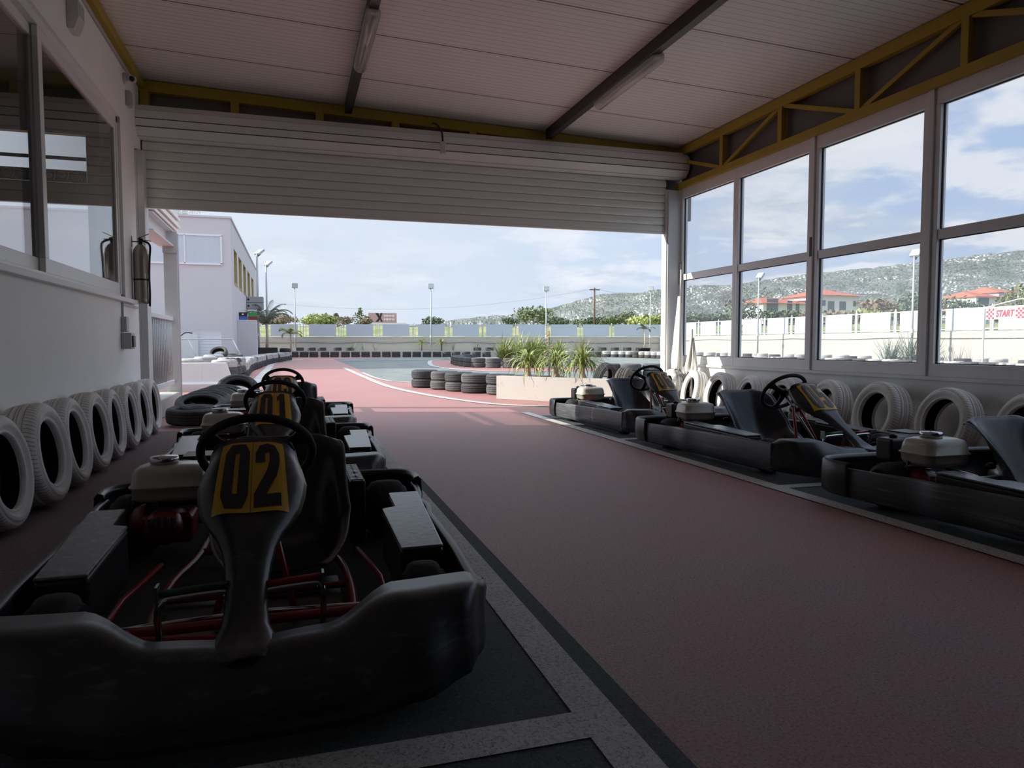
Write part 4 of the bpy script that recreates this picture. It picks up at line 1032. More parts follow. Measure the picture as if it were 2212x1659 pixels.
# far row along the fence
FR = walk(smooth_path([(.10, 54.2), (4, 53.2), (8, 52.1), (11.2, 51.3), (14, 50.6)], 40), .70)
for i, (x, y) in enumerate(FR):
    stack(x, y, ['black', 'black'], ['black tyre in the far row below the fence, lower layer', 'black tyre in the far row below the fence, upper layer'], 'far row below the fence')
# right hand rows
RR = walk(smooth_path([(14.7, 50.4), (17, 49.8), (20.3, 48.9), (22.3, 47.8), (23.2, 45.5), (23.6, 42.5)], 40), .68)
for i, (x, y) in enumerate(RR):
    stack(x, y, ['grey', 'chalky' if i > 5 and i % 5 else 'grey'], ['tyre in the far right bend of the track, lower layer', 'tyre in the far right bend of the track, upper layer'], 'far right bend of stacked tyres')
wfar = lambda x: 57.05 - .2667 * (x + 3.2)
struct(MB().prism([(-1.5, wfar(-1.5) - 1.15), (26.5, wfar(26.5) - 1.15), (26.5, wfar(26.5) - .02), (-1.5, wfar(-1.5) - .02)], 0, .46).build('trim', 'concrete'), 'low planting bed along the far wall')
for x in (.5, 1.35, 2.1, 3.2, 4.1):
    tyre('black_wide', (x, wfar(x) - .62, .585), (0, 0, x), 'black tyre lying on the planting bed, left end of the far wall', 'tyres on the planting bed')
for i in range(14):
    if i in (3, 7, 8): continue
    x = 13.3 + i * .92
    tyre('black_wide', (x, wfar(x) - .62, .585), (0, 0, i), 'black tyre lying on the planting bed, right half of the far wall', 'tyres on the planting bed')
for i in range(33):
    y = 42.2 - i * .95; xx = 25.9 - .25 * math.sin(i * 1.7)
    stack(xx, y, ['grey', 'chalky' if i % 3 else 'grey'], ['tyre in the row at the foot of the right wall, lower layer', 'tyre in the row at the foot of the right wall, upper layer'], 'tyre row at the foot of the right wall')
    if i % 2 == 0 and i > 4: tyre(['chalky', 'patchy'][i % 4 // 2], (24.5 - .4 * math.sin(i), y, .125), (0, 0, i), 'white painted tyre lying in the row before the right wall', 'loose row before the right wall')
RW = walk(smooth_path([(9.3, 19.9), (9.9, 19.3), (11.2, 19.6), (13.2, 22.5), (16.2, 27.5), (19.0, 29.5), (21.4, 27), (22.0, 22.5), (21.6, 18.0), (20.8, 13.0)], 40), .68)
RW = [p for p in RW if not (p[1] > 22.0 and p[0] < 16.5)]
for i, (x, y) in enumerate(RW):
    stack(x, y, ['grey', ['patchy', 'grey', 'grey', 'patchy'][i % 4] if i > 3 else 'grey'], ['tyre in the inner row beyond the right windows, lower layer', 'tyre in the inner row beyond the right windows, upper layer'], 'inner tyre row right of the shed')

# ================================================================== far wall, fences
def quadwall(name, a, b, th, z0, z1, m, label):
    A = Vector((a[0], a[1], 0)); B = Vector((b[0], b[1], 0)); d = (B - A).normalized(); n = Vector((d.y, -d.x, 0)) * -th
    P = [A, B, B + n, A + n]
    return struct(MB().prism([(p.x, p.y) for p in P], z0, z1).build(name, m), label)
FA, FB, FC = (-3.2, 57.05), (27.0, 49.0), (27.0, 1.0)
quadwall('wall_far', FA, (27.2, 48.95), .2, 0, 1.50, 'white_wall', 'white wall across the far end of the track')
struct(box('wall_outer', (27.0, -6, 0), (27.2, 49.0, 1.53), 'white_wall'), 'white wall along the right side of the track')
def fence_unit(p, d, w_, h0, h1, label, group):
    """one panel in its metal frame, feet on the wall"""
    ang = math.atan2(d[1], d[0]); t = empty('fence_screen', (p[0], p[1], h0), ang); tag(t, label, 'fence panel', group)
    MB().box((-w_ / 2, -.02, .0), (w_ / 2, .02, h1 - h0)).build('panel', 'fence_panel', t)
    e = .22
    for s in (-1, 1):
        f = MB(); x = s * (w_ / 2 + e)
        f.box((x - .02, -.02, -.02), (x + .02, .02, h1 - h0 + .02))
        for z in (.06, h1 - h0 - .04): f.box((min(x, s * w_ / 2), -.015, z - .02), (max(x, s * w_ / 2), .015, z + .02))
        f.build('frame', 'fence_metal', t)
    return t
pro = None
def fence_row(P0, d, spacing, n, w_, h0, h1, label, group):
    first = None
    for i in range(n):
        p = (P0[0] + d[0] * spacing * i, P0[1] + d[1] * spacing * i)
        if first is None: first = fence_unit(p, d, w_, h0, h1, label, group)
        else:
            c = copy_tree(first); c.location = (p[0], p[1], h0)
L_ = math.hypot(30.2, 8.05); dd = (30.2 / L_, -8.05 / L_)
xs0 = [(-.58, 56.36), (2.18, 55.6), (4.88, 54.9), (7.53, 54.2), (10.10, 53.5), (12.63, 52.83), (15.1, 52.18), (17.5, 51.54), (19.89, 50.9), (22.27, 50.26), (24.6, 49.63), (26.3, 49.2)]
first = None
for i, (x, y) in enumerate(xs0):
    lab = 'pale blue-grey fence panel on the far wall, %s from the left' % ['first', 'second', 'third', 'fourth', 'fifth', 'sixth', 'seventh', 'eighth', 'ninth', 'tenth', 'eleventh', 'twelfth'][i]
    if first is None: c = first = fence_unit((x, y), dd, 2.02, 1.54, 2.46, lab, 'panels on the far wall')
    else: c = copy_tree(first); c.location = (x, y, 1.54); c['label'] = lab
first = None
for i in range(18):
    y = 44.8 - i * 2.42
    lab = 'white fence panel on the right wall, %s' % (['at the far corner', 'second from the corner', 'third from the corner', 'fourth from the corner', 'fifth from the corner', 'sixth from the corner', 'seventh from the corner', 'eighth from the corner', 'ninth from the corner', 'behind the start sign'] + ['beyond the picture'] * 8)[i]
    if first is None: c = first = fence_unit((27.08, y), (0, 1), 1.86, 1.56, 2.50, lab, 'panels on the right wall')
    else: c = copy_tree(first); c.location = (27.08, y, 1.56); c['label'] = lab
for i in range(19):
    y = 46.0 - i * 2.42
    if y < 20: continue
    o = MB().box((27.06, y - .025, 1.5), (27.11, y + .025, 2.62)).build('steel_upright', 'fence_metal')
    tag(o, 'thin white post between panels on the right wall', 'fence post', 'posts on the right wall')
for i in range(len(xs0) - 1):
    x = (xs0[i][0] + xs0[i + 1][0]) / 2; y = (xs0[i][1] + xs0[i + 1][1]) / 2
    o = MB().box((x - .025, y - .025, 1.48), (x + .025, y + .025, 2.56)).build('steel_upright', 'fence_metal')
    tag(o, 'thin pale post between panels on the far wall', 'fence post', 'posts on the far wall')
pts = []
for i in range(61):
    u = i / 60; x = FA[0] + (FB[0] - FA[0]) * u; y = FA[1] + (FB[1] - FA[1]) * u - .03
    pts.append((x, y, 1.10 - .06 * abs(math.sin(u * 24)) + .02 * math.sin(u * 50)))
tag(MB().tube(pts, .016, 5).build('wall_cable', 'wall_cable'), 'dark cable sagging along the far white wall', 'cable')
pts = [(26.97, 49 - i * .8, 1.28 - .07 * abs(math.sin(i * .33)) + .01 * math.sin(i)) for i in range(50)]
tag(MB().tube(pts, .014, 5).build('wall_cable', 'wall_cable'), 'dark cable sagging along the sunlit right wall', 'cable')

# ================================================================== lamp posts
def lamp_post(x, y, h, r, aim, label, tilt=.5, size=.34):
    t = empty('lamp_post', (x, y, 0)); tag(t, label, 'lamp post', 'floodlight posts around the track')
    MB().tube([(0, 0, 0), (0, 0, h * .5), (0, 0, h)], [r, r * .85, r * .65], 10).build('pole', 'pole_paint', t, True)
    MB().lathe([(0, 1.45), (r + .03, 1.45), (r + .03, 1.62), (0, 1.62)], 10).build('collar', 'fence_metal', t)
    hd = empty('lamp_head', (0, 0, h)); hd.parent = t; hd.rotation_euler = (tilt, 0, aim)
    s = size
    MB().box((-s * .62, -.07, 0), (s * .62, .07, s * 1.1)).build('housing', 'pole_paint', hd, bevel=.02)
    MB().box((-s * .5, -.078, s * .12), (s * .5, -.068, s * .98)).build('lens', 'lamp_lens', hd)
    MB().box((-.04, .05, -.05), (.04, .16, s * .5)).build('bracket', 'lamp_body', hd)
lamp_post(-1.95, 45.5, 6.35, .085, -.9, 'tall lamp post by the building corner, nearer of two', -.9, .42)
lamp_post(-1.72, 54.2, 6.6, .085, -.9, 'second tall lamp post by the building, slightly shorter looking', -.9, .42)
lamp_post(.22, 55.2, 5.1, .055, .1, 'slim lamp post left of the pink billboard', .25)
lamp_post(9.95, 52.8, 5.1, .055, 0, 'slim lamp post in the middle of the far wall', -.1)
lamp_post(18.4, 50.8, 4.95, .055, -.2, 'slim lamp post right of the round tree', -.1)
lamp_post(25.9, 48.4, 4.95, .055, -.4, 'slim lamp post beside the right shutter post', -.1)
lamp_post(25.6, 34.95, 4.75, .055, -1.3, 'lamp post seen through the second glazed bay', -.7)
lamp_post(25.4, 24.1, 4.72, .055, -1.3, 'lamp post seen through the third glazed bay', -.7)

# ================================================================== building on the left
BX, BY0, BY1, BH = -2.47, 33.0, 55.5, 6.36
b = empty('white_building', (-8, 40, 0)); tag(b, 'two storey white building with a row of ochre window recesses', 'building')
inv = Matrix.Translation(b.location).inverted()
def PB(o): o.parent = b; o.matrix_parent_inverse = inv; return o
ws = [(34.6, 36.6), (37.6, 39.8), (41.0, 43.4), (44.8, 47.4), (49.0, 51.6)]
m = MB()
m.box((-16, BY0, 0), (BX - .5, BY1, BH)); m.box((BX - .5, BY0, 0), (BX, BY1, 3.72)); m.box((BX - .5, BY0, 5.32), (BX, BY1, BH))
e0 = BY0
for a, c_ in ws: m.box((BX - .5, e0, 3.72), (BX, a, 5.32)); e0 = c_
m.box((BX - .5, e0, 3.72), (BX, BY1, 5.32)); m.box((-16.05, BY0 - .05, BH), (BX + .05, BY1, BH + .08))
PB(m.build('wall', 'white_render'))
for a, c_ in ws:
    wn = PB(MB().box((BX - .42, a, 3.72), (BX - .38, c_, 5.32)).build('window', 'villa_glass'))
    rv = MB(); rv.box((BX - .38, a, 3.70), (BX + .03, c_, 3.76)); rv.box((BX - .38, c_ - .03, 3.76), (BX, c_, 5.32)); rv.box((BX - .38, a, 3.76), (BX, a + .03, 5.32)); rv.box((BX - .38, a, 5.28), (BX, c_, 5.32))
    rv.build('reveal', 'ochre_reveal', wn)
for x0, x1 in ((-4.72, -2.86), (-7.4, -4.80)):
    wn = PB(MB().box((x0, BY0 - .03, 4.42), (x1, BY0 - .01, 5.60)).build('window', 'curtain_cloth'))
    f = MB()
    for (a, c_, z0, z1) in ((x0 - .05, x1 + .05, 5.58, 5.65), (x0 - .05, x1 + .05, 4.36, 4.43), (x0 - .05, x0 + .02, 4.4, 5.6), (x1 - .02, x1 + .05, 4.4, 5.6), (x0 + (x1 - x0) * .22, x0 + (x1 - x0) * .22 + .05, 4.4, 5.6)): f.box((a, BY0 - .06, z0), (c_, BY0 - .005, z1))
    f.build('frame', 'frame_white', wn)
# things on the roof: pale tank frames
m = MB()
for k in range(6): m.tube([(-5.6 + k * .32, 35, BH), (-5.6 + k * .32, 35, BH + .75)], .025, 6); m.tube([(-5.6 + k * .32, 36, BH), (-5.6 + k * .32, 36, BH + .75)], .025, 6)
for z in (.2, .5, .75): m.tube([(-5.6, 35, BH + z), (-4.0, 35, BH + z)], .02, 6); m.tube([(-5.6, 36, BH + z), (-4.0, 36, BH + z)], .02, 6)
tag(m.build('roof_rack', 'fence_metal'), 'pale metal tube rack on the building roof', 'rack')
tag(MB().tube([(-6.2, 35.6, BH + .52), (-4.5, 35.6, BH + .52)], .40, 20).build('water_tank', 'fence_metal', smooth=True), 'white water tank inside the rack on the building roof', 'tank')
# air conditioner boxes
for k, lab in enumerate(('lower grey air conditioner on the white building', 'upper grey air conditioner on the white building')):
    t = empty('air_conditioner', (-1.98, 43.5, 2.98 + k * .36)); tag(t, lab, 'air conditioner', 'air conditioners on the white building')
    MB().box((-.48, -.25, 0), (.42, .6, .34)).build('casing', 'ac_grey', t, bevel=.02)
    MB().lathe([(0, -.26), (.06, -.26), (.06, -.25)], 14, 'y', (-.38, 0, .17)).build('fan_hole', 'engine_black', t)
t = empty('cabinet', (-2.05, 36.1, 0)); tag(t, 'tall white cabinet standing against the building side', 'cabinet')
MB().box((-.42, -.3, 0), (.44, .5, 2.12)).build('cabinet_body', 'white_render', t, bevel=.01)
for x0, w_, cols, lab in ((-2.40, .38, ('sign_black', 'sign_blue'), 'small black and blue sign on top of the cabinet'), (-1.98, .40, ('sign_green', 'sign_red'), 'small green and red sign on top of the cabinet')):
    t = empty('sign', (x0, 35.9, 2.12)); tag(t, lab, 'sign')
    MB().box((0, 0, 0), (w_, .03, .17)).build('lower_panel', cols[1], t); MB().box((0, 0, .17), (w_, .03, .36)).build('upper_panel', cols[0], t)
    if cols[0] == 'sign_black': MB().box((.14, -.01, .24), (.22, 0, .30)).build('emblem', 'sign_white', t)
# raised deck with tiled front wall and handrail
struct(box('floor', (-16, 27.8, 0), (-2.6, 33.0, .46), 'deck_plank'), 'grey raised deck in front of the building')
struct(box('floor', (-16, 27.2, 0), (-2.6, 27.8, .23), 'deck_plank'), 'step of the grey deck')
struct(box('wall_outer', (-16, 31.0, .46), (-2.75, 31.1, 1.28), 'tiled_white'), 'low white tiled wall on the deck')
struct(box('wall_outer', (-4.0, 31.1, .46), (-2.75, 31.2, 1.5), 'white_render'), 'white screen on the deck')
t = empty('handrail', (-3, 30.3, .46)); tag(t, 'white tube handrail with slanted struts on the deck', 'handrail')
MB().tube([(-9, 0, .72), (.75, 0, .72)], .03, 8).build('rail', 'fence_metal', t, True)
for x in (-3.6, -.9, .72): MB().tube([(x, 0, .72), (x + .35, -.3, 0)], .025, 8).build('strut', 'fence_metal', t, True)
tag(MB().tube(smooth_path([(-4.55, 29.6, .46), (-4.3, 29.6, .9), (-4.1, 29.6, 1.25), (-3.9, 29.6, 1.42), (-3.65, 29.6, 1.40)], 4), .025, 6).build('hose', 'cable', smooth=True), 'black hose arching over the deck rail', 'hose')
tag(MB().box((-4.28, 30.7, .46), (-3.6, 30.95, 1.42)).build('locker', 'steel_white'), 'grey white locker behind the black hose', 'cabinet')

# white plastic barrier
t = empty('plastic_barrier', (-1.9, 16.6, 0)); tag(t, 'white plastic road barrier with sloping end beside the tyre stacks', 'barrier')
prof = [(-.28, 0), (-.28, .16), (-.20, .19), (-.08, .60), (.08, .60), (.20, .19), (.28, .16), (.28, 0)]
L0, L1 = [], []
for y, z in prof:
    L0.append((-1.6, y, z)); L1.append((.52 if z > .5 else (.64 if z > .17 else .90), y, z))
m = MB().grid([L0, L1]); m.f.append(tuple(range(8))[::-1]); m.f.append(tuple(range(8, 16)))
m.build('barrier_body', 'barrier_white', t, bevel=.015)
for x in (-1.25, -.85, -.45, -.05, .32): MB().extr([(x, -.21, .17), (x + .09, -.21, .17), (x + .09, -.095, .56), (x, -.095, .56)], (0, .02, 0)).build('rib', 'barrier_white', t)
# planter wall in front
struct(MB().prism([(3.56, 12.50), (5.62, 10.0), (5.75, 10.10), (3.70, 12.60)], 0, .425).build('planter_wall', 'planter_white', bevel=.006), 'low white planter wall right of the pit exit')
struct(MB().prism([(3.72, 12.60), (5.5, 10.44), (5.9, 10.9), (4.3, 13.0)], .0, .30).build('soil_bed', 'soil'), 'soil inside the planter')

# ================================================================== plants
def strap_leaf(m, base, az, length, w_, rise, droop, seg=7, twist=0.):
    """long strap leaf: climbs by rise then hangs; droop 0..1"""
    d = Vector((math.cos(az), math.sin(az), 0)); n = Vector((-d.y, d.x, 0)); rows = []
    p = Vector(base); ang = rise
    for i in range(seg + 1):
        t = i / seg; ww = w_ * (1 - t ** 2.2) * (.55 + .45 * min(1, t * 5))
        rows.append([p + n * ww / 2, p - n * ww / 2 + Vector((0, 0, .15 * ww))])
        p = p + (d * math.cos(ang) + Vector((0, 0, math.sin(ang)))) * (length / seg)
        ang -= droop * (2.6 / seg) * (.5 + t)
    m.grid(rows)
def ponytail(x, y, z, h, spread, n, label, group, tall=0):
    t = empty('ponytail_palm', (x, y, z)); tag(t, label, 'plant', group)
    rt = [(0, 0), (.15, 0), (.17, .04), (.14, .10), (.075, .16), (.045, .24), (.04, h)]
    MB().lathe(rt, 18).build('swollen_trunk', 'bulb_bark', t, True)
    m = MB()
    for k in range(n):
        az = random.uniform(0, 2 * PI); r = random.random()
        L = random.uniform(.62, 1.05) * spread
        strap_leaf(m, (random.uniform(-.03, .03), random.uniform(-.03, .03), h + random.uniform(-.10, .08)), az, L, random.uniform(.020, .032), random.uniform(.1, 1.3), random.uniform(.85, 1.35))
    for k in range(tall): strap_leaf(m, (0, 0, h + .05), random.uniform(0, 2 * PI), spread * .75, .02, random.uniform(1.0, 1.45), .12)
    m.build('leaves', 'leaf', t)
gp = 'ponytail palms in the white planter'
ponytail(4.08, 12.24, .27, .38, .60, 150, 'ponytail palm with pale bulb, leftmost in the white planter', gp)
ponytail(4.46, 11.80, .27, .38, .62, 170, 'ponytail palm in the middle of the white planter', gp)
ponytail(4.80, 11.40, .27, .38, .66, 180, 'ponytail palm with upright shoots, rightmost in the white planter', gp, 16)
t = empty('flower_spike', (4.55, 12.4, .3)); tag(t, 'tall dry peach coloured flower spike behind the middle palm', 'flower')
MB().tube([(0, 0, 0), (.01, 0, .5), (.0, 0, .95)], .008, 6).build('stem', 'leaf_dry', t, True)
for k in range(9):
    a = random.uniform(0, 6.28); z = .45 + k * .06; r = .08 * (1 - k / 14)
    m = MB()
    for q in range(10):
        b2 = random.uniform(0, 6.28); c2 = random.uniform(-.6, 1.2)
        m.tube([(r * math.cos(a), r * math.sin(a), z), (r * math.cos(a) + .03 * math.cos(b2), r * math.sin(a) + .03 * math.sin(b2), z + .025 * c2)], [.007, .004], 4)
    m.build('blossom', 'flower', t)
def tuft(x, y, z, h, n, mname, label, group, lean=.5, w_=.03, nm='grass_tuft'):
    m = MB()
    for k in range(n):
        strap_leaf(m, (random.uniform(-.15, .15) * h, random.uniform(-.15, .15) * h, 0), random.uniform(0, 2 * PI), h * random.uniform(.7, 1.35), w_, random.uniform(.8, 1.5), random.uniform(.1, lean), 5)
    o = m.build(nm, mname); o.location = (x, y, z); return tag(o, label, 'plant', group)
for i, (x, y, h, w_) in enumerate([(9.4, 31.6, 1.15, 0), (10.0, 31.2, 1.25, 0), (10.7, 31.4, 1.2, 0), (11.3, 31.8, 1.0, 0)]):
    tuft(x, y, .15, h, 130, 'leaf', 'leafy green tuft on the tyre island, %s' % ['leftmost of four', 'second from the left', 'third from the left', 'rightmost of four'][i], 'tufts on the island', .75, .055)
for x in (9.7, 10.5): struct(MB().lathe([(0, 0), (1.2, 0), (.8, .16), (0, .2)], 20, 'z', (x, 31.4, 0)).build('ground', 'soil', smooth=True), 'soil mound on the island')
tuft(15.0, 42.2, .15, 1.05, 130, 'leaf_dry', 'dry brownish tuft behind the island', 'tufts on the island', .7, .06)
tuft(15.9, 41.6, .15, 1.1, 110, 'leaf', 'green tuft right of the dry brownish one', 'tufts on the island', .7, .06)
for i, (x, y) in enumerate([(9.25, 53.0), (10.7, 52.6)]):
    t = empty('small_yucca', (x, y, .46)); tag(t, 'small drooping yucca against the far wall, %s of the middle lamp post' % ['left', 'right'][i], 'plant', 'small yuccas by the far wall')
    MB().tube([(0, 0, 0), (0, 0, .5)], .06, 8).build('stem', 'bark', t, True)
    m = MB()
    for k in range(60): strap_leaf(m, (0, 0, .5), random.uniform(0, 6.3), .7, .05, random.uniform(.2, 1.3), .8, 5)
    m.build('leaves', 'leaf', t)
for i, x in enumerate((4.3, 5.0, 5.9, 11.5, 13.2, 19.0, 20.5)):
    tuft(x, wfar(x) - .9, .46, .75, 26, 'leaf_grey', 'thin weed growing at the foot of the far wall', 'weeds at the far wall', .4, .02, 'weed')
for i, (x, y, h) in enumerate([(25.0, 24.8, 1.0), (25.2, 23.9, 1.25), (25.3, 23.2, 1.0), (24.7, 16.0, .6)]):
    tuft(x, y, .0, h + .25, 110, 'leaf_grey', 'spiky clump beyond the glass, %s' % ['left of three', 'middle of three', 'right of three', 'low one at the right'][i], 'spiky clumps by the right wall', .35, .035)
def frond(m, base, az, L, rise, droop, nl=26, ll=.32):
    d = Vector((math.cos(az), math.sin(az), 0)); n = Vector((-d.y, d.x, 0)); p = Vector(base); ang = rise; pts = [p.copy()]
    for i in range(nl):
        t = i / nl; p = p + (d * math.cos(ang) + Vector((0, 0, math.sin(ang)))) * L / nl; ang -= droop / nl * (.5 + t); pts.append(p.copy())
        l2 = ll * math.sin(PI * min(1, .15 + t * .85)) ** .6
        for s in (-1, 1):
            q = p + n * s * l2 * .8 + d * l2 * .45 + Vector((0, 0, -.30 * l2 + random.uniform(-.04, .04)))
            m.add([p, p + d * .05 + Vector((0, 0, .03)), q], [(0, 1, 2)])
    m.tube(pts, .012, 4, caps=False)
def palm(x, y, z, h, L, n, label, rises, ll=.34, planter=None):
    t = empty('palm', (x, y, z)); tag(t, label, 'plant')
    MB().tube([(0, 0, 0), (.03, 0, h * .5), (0, 0, h)], [.07, .05, .05], 8).build('trunk', 'bulb_bark', t, True)
    for k in range(n):
        m = MB(); frond(m, (0, 0, h), 2 * PI * k / n + random.uniform(-.3, .3), L * random.uniform(.75, 1.1), random.uniform(*rises), random.uniform(1.2, 2.4), ll=ll)
        m.build('frond', 'leaf_grey' if planter else 'leaf', t)
    return t
palm(-1.42, 43.0, .68, 1.45, 2.0, 16, 'feathery palm in the black trough by the white building', (.5, 1.5), .36, 1)
m = MB(); m.box((-2.05, 42.6, 0), (-.82, 43.4, .78)); tag(m.build('trough', 'engine_black', bevel=.03), 'long black planting trough under the feathery palm', 'planter')
palm(-.12, 51.5, .4, 1.3, .95, 8, 'young palm left of the first fence panel', (.2, 1.4), .3)
palm(25.0, 47.6, .35, 1.75, .8, 7, 'young palm in a black pot by the right shutter post', (.3, 1.4), .25, 1)
tag(MB().lathe([(0, 0), (.36, 0), (.45, .62), (.48, .62), (.48, .68), (.40, .68), (0, .60)], 20, 'z', (25.0, 47.6, 0)).build('plant_pot', 'engine_black', smooth=True), 'round black pot at the far wall', 'pot')
tyre('black_wide', (-1.5, 44.0, .36), (1.35, 0, .1), 'black tyre propped up behind the palm trough', 'loose tyres by the palm'); tyre('black_wide', (-.42, 44.3, .60), (.05, .05, 0), 'black tyre lying right of the palm trough', 'loose tyres by the palm')

# ================================================================== land beyond the walls
def terrain(name, rows, m, label, smooth=True, uv=None):
    o = MB().grid(rows).build(name, m, smooth=smooth)
    if uv:
        flat_uv = [q for r in uv for q in r]; L = o.data.uv_layers.new(name='land')
        for lp in o.data.loops: L.data[lp.index].uv = flat_uv[lp.vertex_index]
    return struct(o, label)
rows = []
for k, (r, el) in enumerate([(56, .9), (60, 1.15), (75, 1.3), (100, 1.25), (140, 1.2), (200, 1.15)]):
    row = []
    for j in range(60):
        az = math.radians(-12 + j * 1.25)
        # distance beyond the wall line
        s_, c_ = math.sin(az), math.cos(az)
        dw = (57.3 - .2667 * -3.2) / (c_ + .2667 * s_)
        if s_ > 0: dw = min(dw, 27.3 / s_)
        rr = dw * r / 56 + (0 if k else .1)
        z = 1.02 + rr * math.tan(math.radians(el)) + (.10 * math.sin(j * 1.7 + k) if k else 0)
        if k == 0: z = 1.38
        row.append((rr * s_, rr * c_, z))
    rows.append(row)
terrain('field', rows, 'field', 'yellow green field behind the fences')
HP = [(-14, .9), (4, .95), (11.4, 1.65), (15.1, 2.17), (18, 2.4), (20.65, 2.83), (22.5, 3.35), (24.3, 3.88), (28.7, 4.12), (31.5, 4.46), (36.25, 4.77), (41.4, 5.21), (46.8, 5.56), (52.7, 6.04), (62, 6.4), (75, 6.6)]
def hp(a):
    for (a0, v0), (a1, v1) in zip(HP, HP[1:]):
        if a <= a1: return v0 + (v1 - v0) * (a - a0) / (a1 - a0)
    return HP[-1][1]
from mathutils import noise as mnoise
rows = []; huv = []
for k in range(16):
    u = k / 15; row = []; huv.append([])
    for j in range(230):
        a = -13 + j * .38
        R0 = 210 + 60 * u; R1 = 210 + u * 700
        el = 1.05 + (hp(a) - 1.05) * (u ** .8)
        huv[-1].append((a, el)); rr = R1; z = 1.02 + rr * math.tan(math.radians(el))
        nz = mnoise.noise(Vector((rr * math.sin(math.radians(a)) * .018, rr * math.cos(math.radians(a)) * .018, 0)))
        z += nz * 5.0 * min(1, u * 3) + mnoise.noise(Vector((a * 1.9, u * 9, 3))) * 1.6
        row.append((rr * math.sin(math.radians(a)), rr * math.cos(math.radians(a)), z))
    rows.append(row)
terrain('hill', rows, 'hillside', 'green grey hillside dotted with white houses', uv=huv)

def crown(m, c, r, n, leaf):
    for k in range(n):
        v = Vector((random.gauss(0, 1), random.gauss(0, 1), random.gauss(0, 1))).normalized() * random.uniform(.6, 1.0)
        lump = 1 + .22 * mnoise.noise(v * 2.3 + Vector(c) * .7)
        p = Vector(c) + Vector((v.x * r[0], v.y * r[1], v.z * r[2])) * lump
        a = Vector((random.gauss(0, 1), random.gauss(0, 1), random.gauss(0, 1))).normalized(); b_ = a.cross(v + Vector((.01, .02, .03))).normalized()
        s = leaf * random.uniform(.6, 1.3); m.add([p - a * s, p + b_ * s * .6, p + a * s, p - b_ * s * .6], [(0, 1, 2, 3)])
def tree(x, y, z, h, w_, mname, label, group, n=700, leaf=.22, trunk=.25, cone=False, lobes=4):
    t = empty('tree', (x, y, z)); tag(t, label, 'tree', group)
    MB().tube([(0, 0, -1), (0, 0, h * .6)], [.12 * h / 4, .06 * h / 4], 7).build('trunk', 'bark', t, True)
    m = MB()
    if cone:
        for k in range(9):
            f = k / 8; r = w_ * .5 * (1 - f) + .12
            for q in range(int(n / 9 / 6)):
                a = random.uniform(0, 6.28); p0 = Vector((0, 0, h * (.22 + .78 * f))); p1 = p0 + Vector((math.cos(a) * r, math.sin(a) * r, -r * .25))
                m.tube([p0, p1], [.03, .015], 3, caps=False)
                for e in range(5): crown(m, tuple(p0.lerp(p1, .35 + .16 * e)), (.16, .16, .10), 1, leaf)
    else:
        core = (0, 0, h * (.5 + trunk * .3)); crown(m, core, (w_ * .42, w_ * .42, h * (.5 - trunk * .4)), int(n * .5), leaf)
        for k in range(lobes):
            a = k * 2 * PI / lobes + .4; crown(m, (math.cos(a) * w_ * .28, math.sin(a) * w_ * .28, h * random.uniform(.40, .72)), (w_ * .28, w_ * .28, h * .26), int(n * .5 / lobes), leaf)
    m.build('foliage', mname, t)
def at(azpx, Y): return (azpx * Y, Y)
def slope_at(px):           # x/y ratio of the bearing through that column
    cx = (px - 1106) / 1533.; yaw = math.radians(17.16); return math.tan(math.atan(cx / math.cos(math.atan(88 / 1533.))) + yaw)
def zt(ypx, px, Y):         # height whose top shows at that row
    k = math.cos(math.radians(17.16)) + slope_at(px) * math.sin(math.radians(17.16)); return 1.02 + (741 - ypx) / 1533. * Y * k * 1.0
TR = [(676, 680, 70, 2.4, 'leaf', 0), (700, 688, 72, 3.2, 'leaf', 0), (727, 679, 80, 1.6, 'leaf_brown', 1), (745, 690, 85, 2.2, 'leaf_brown', 0), (779, 668, 85, 3.0, 'leaf_olive', 1), (792, 694, 80, 1.6, 'leaf_brown', 0),
      (936, 684, 78, 2.9, 'leaf_dark', 0), (597, 684, 75, 4.6, 'leaf_brown', 0), (560, 690, 75, 3.0, 'leaf_brown', 0), (1103, 684, 95, 3.0, 'leaf_dark', 0), (1153, 661, 80, 5.4, 'leaf_olive', 0), (1198, 684, 100, 5.4, 'leaf_dark', 0), (1252, 686, 100, 3.0, 'leaf_olive', 0),
      (1290, 683, 100, 4.4, 'leaf_dark', 0), (1322, 680, 90, 4.0, 'leaf_olive', 0), (1355, 672, 95, 3.6, 'leaf_olive', 0), (1388, 682, 90, 4.2, 'leaf', 0), (1415, 684, 80, 4.6, 'leaf', 0), (1445, 676, 80, 4.6, 'leaf_olive', 0), (1482, 672, 85, 4.6, 'leaf_haze', 0), (1525, 676, 85, 5.0, 'leaf_haze', 0), (1560, 672, 85, 4.5, 'leaf_haze', 0),
      (1622, 612, 118, 8.0, 'leaf_haze', 0), (1598, 640, 80, 4.0, 'leaf_haze', 0), (1660, 668, 60, 2.8, 'leaf_dark', 0), (1700, 668, 60, 2.4, 'leaf_olive', 0), (1715, 625, 130, 6.0, 'leaf_haze', 0), (1790, 672, 60, 7.0, 'leaf_brown', 0), (1860, 668, 60, 4.4, 'leaf', 0), (1900, 642, 70, 3.8, 'leaf_brown', 0), (1938, 645, 75, 3.8, 'leaf_haze', 0), (1965, 628, 80, 4.2, 'leaf_haze', 0),
      (2045, 634, 75, 4.6, 'leaf_haze', 0), (2085, 650, 75, 4.0, 'leaf_haze', 0), (2150, 655, 65, 3.6, 'leaf_dry', 0), (2195, 612, 70, 4.6, 'leaf_dry', 0), (2015, 640, 70, 2.6, 'leaf_brown', 0)]
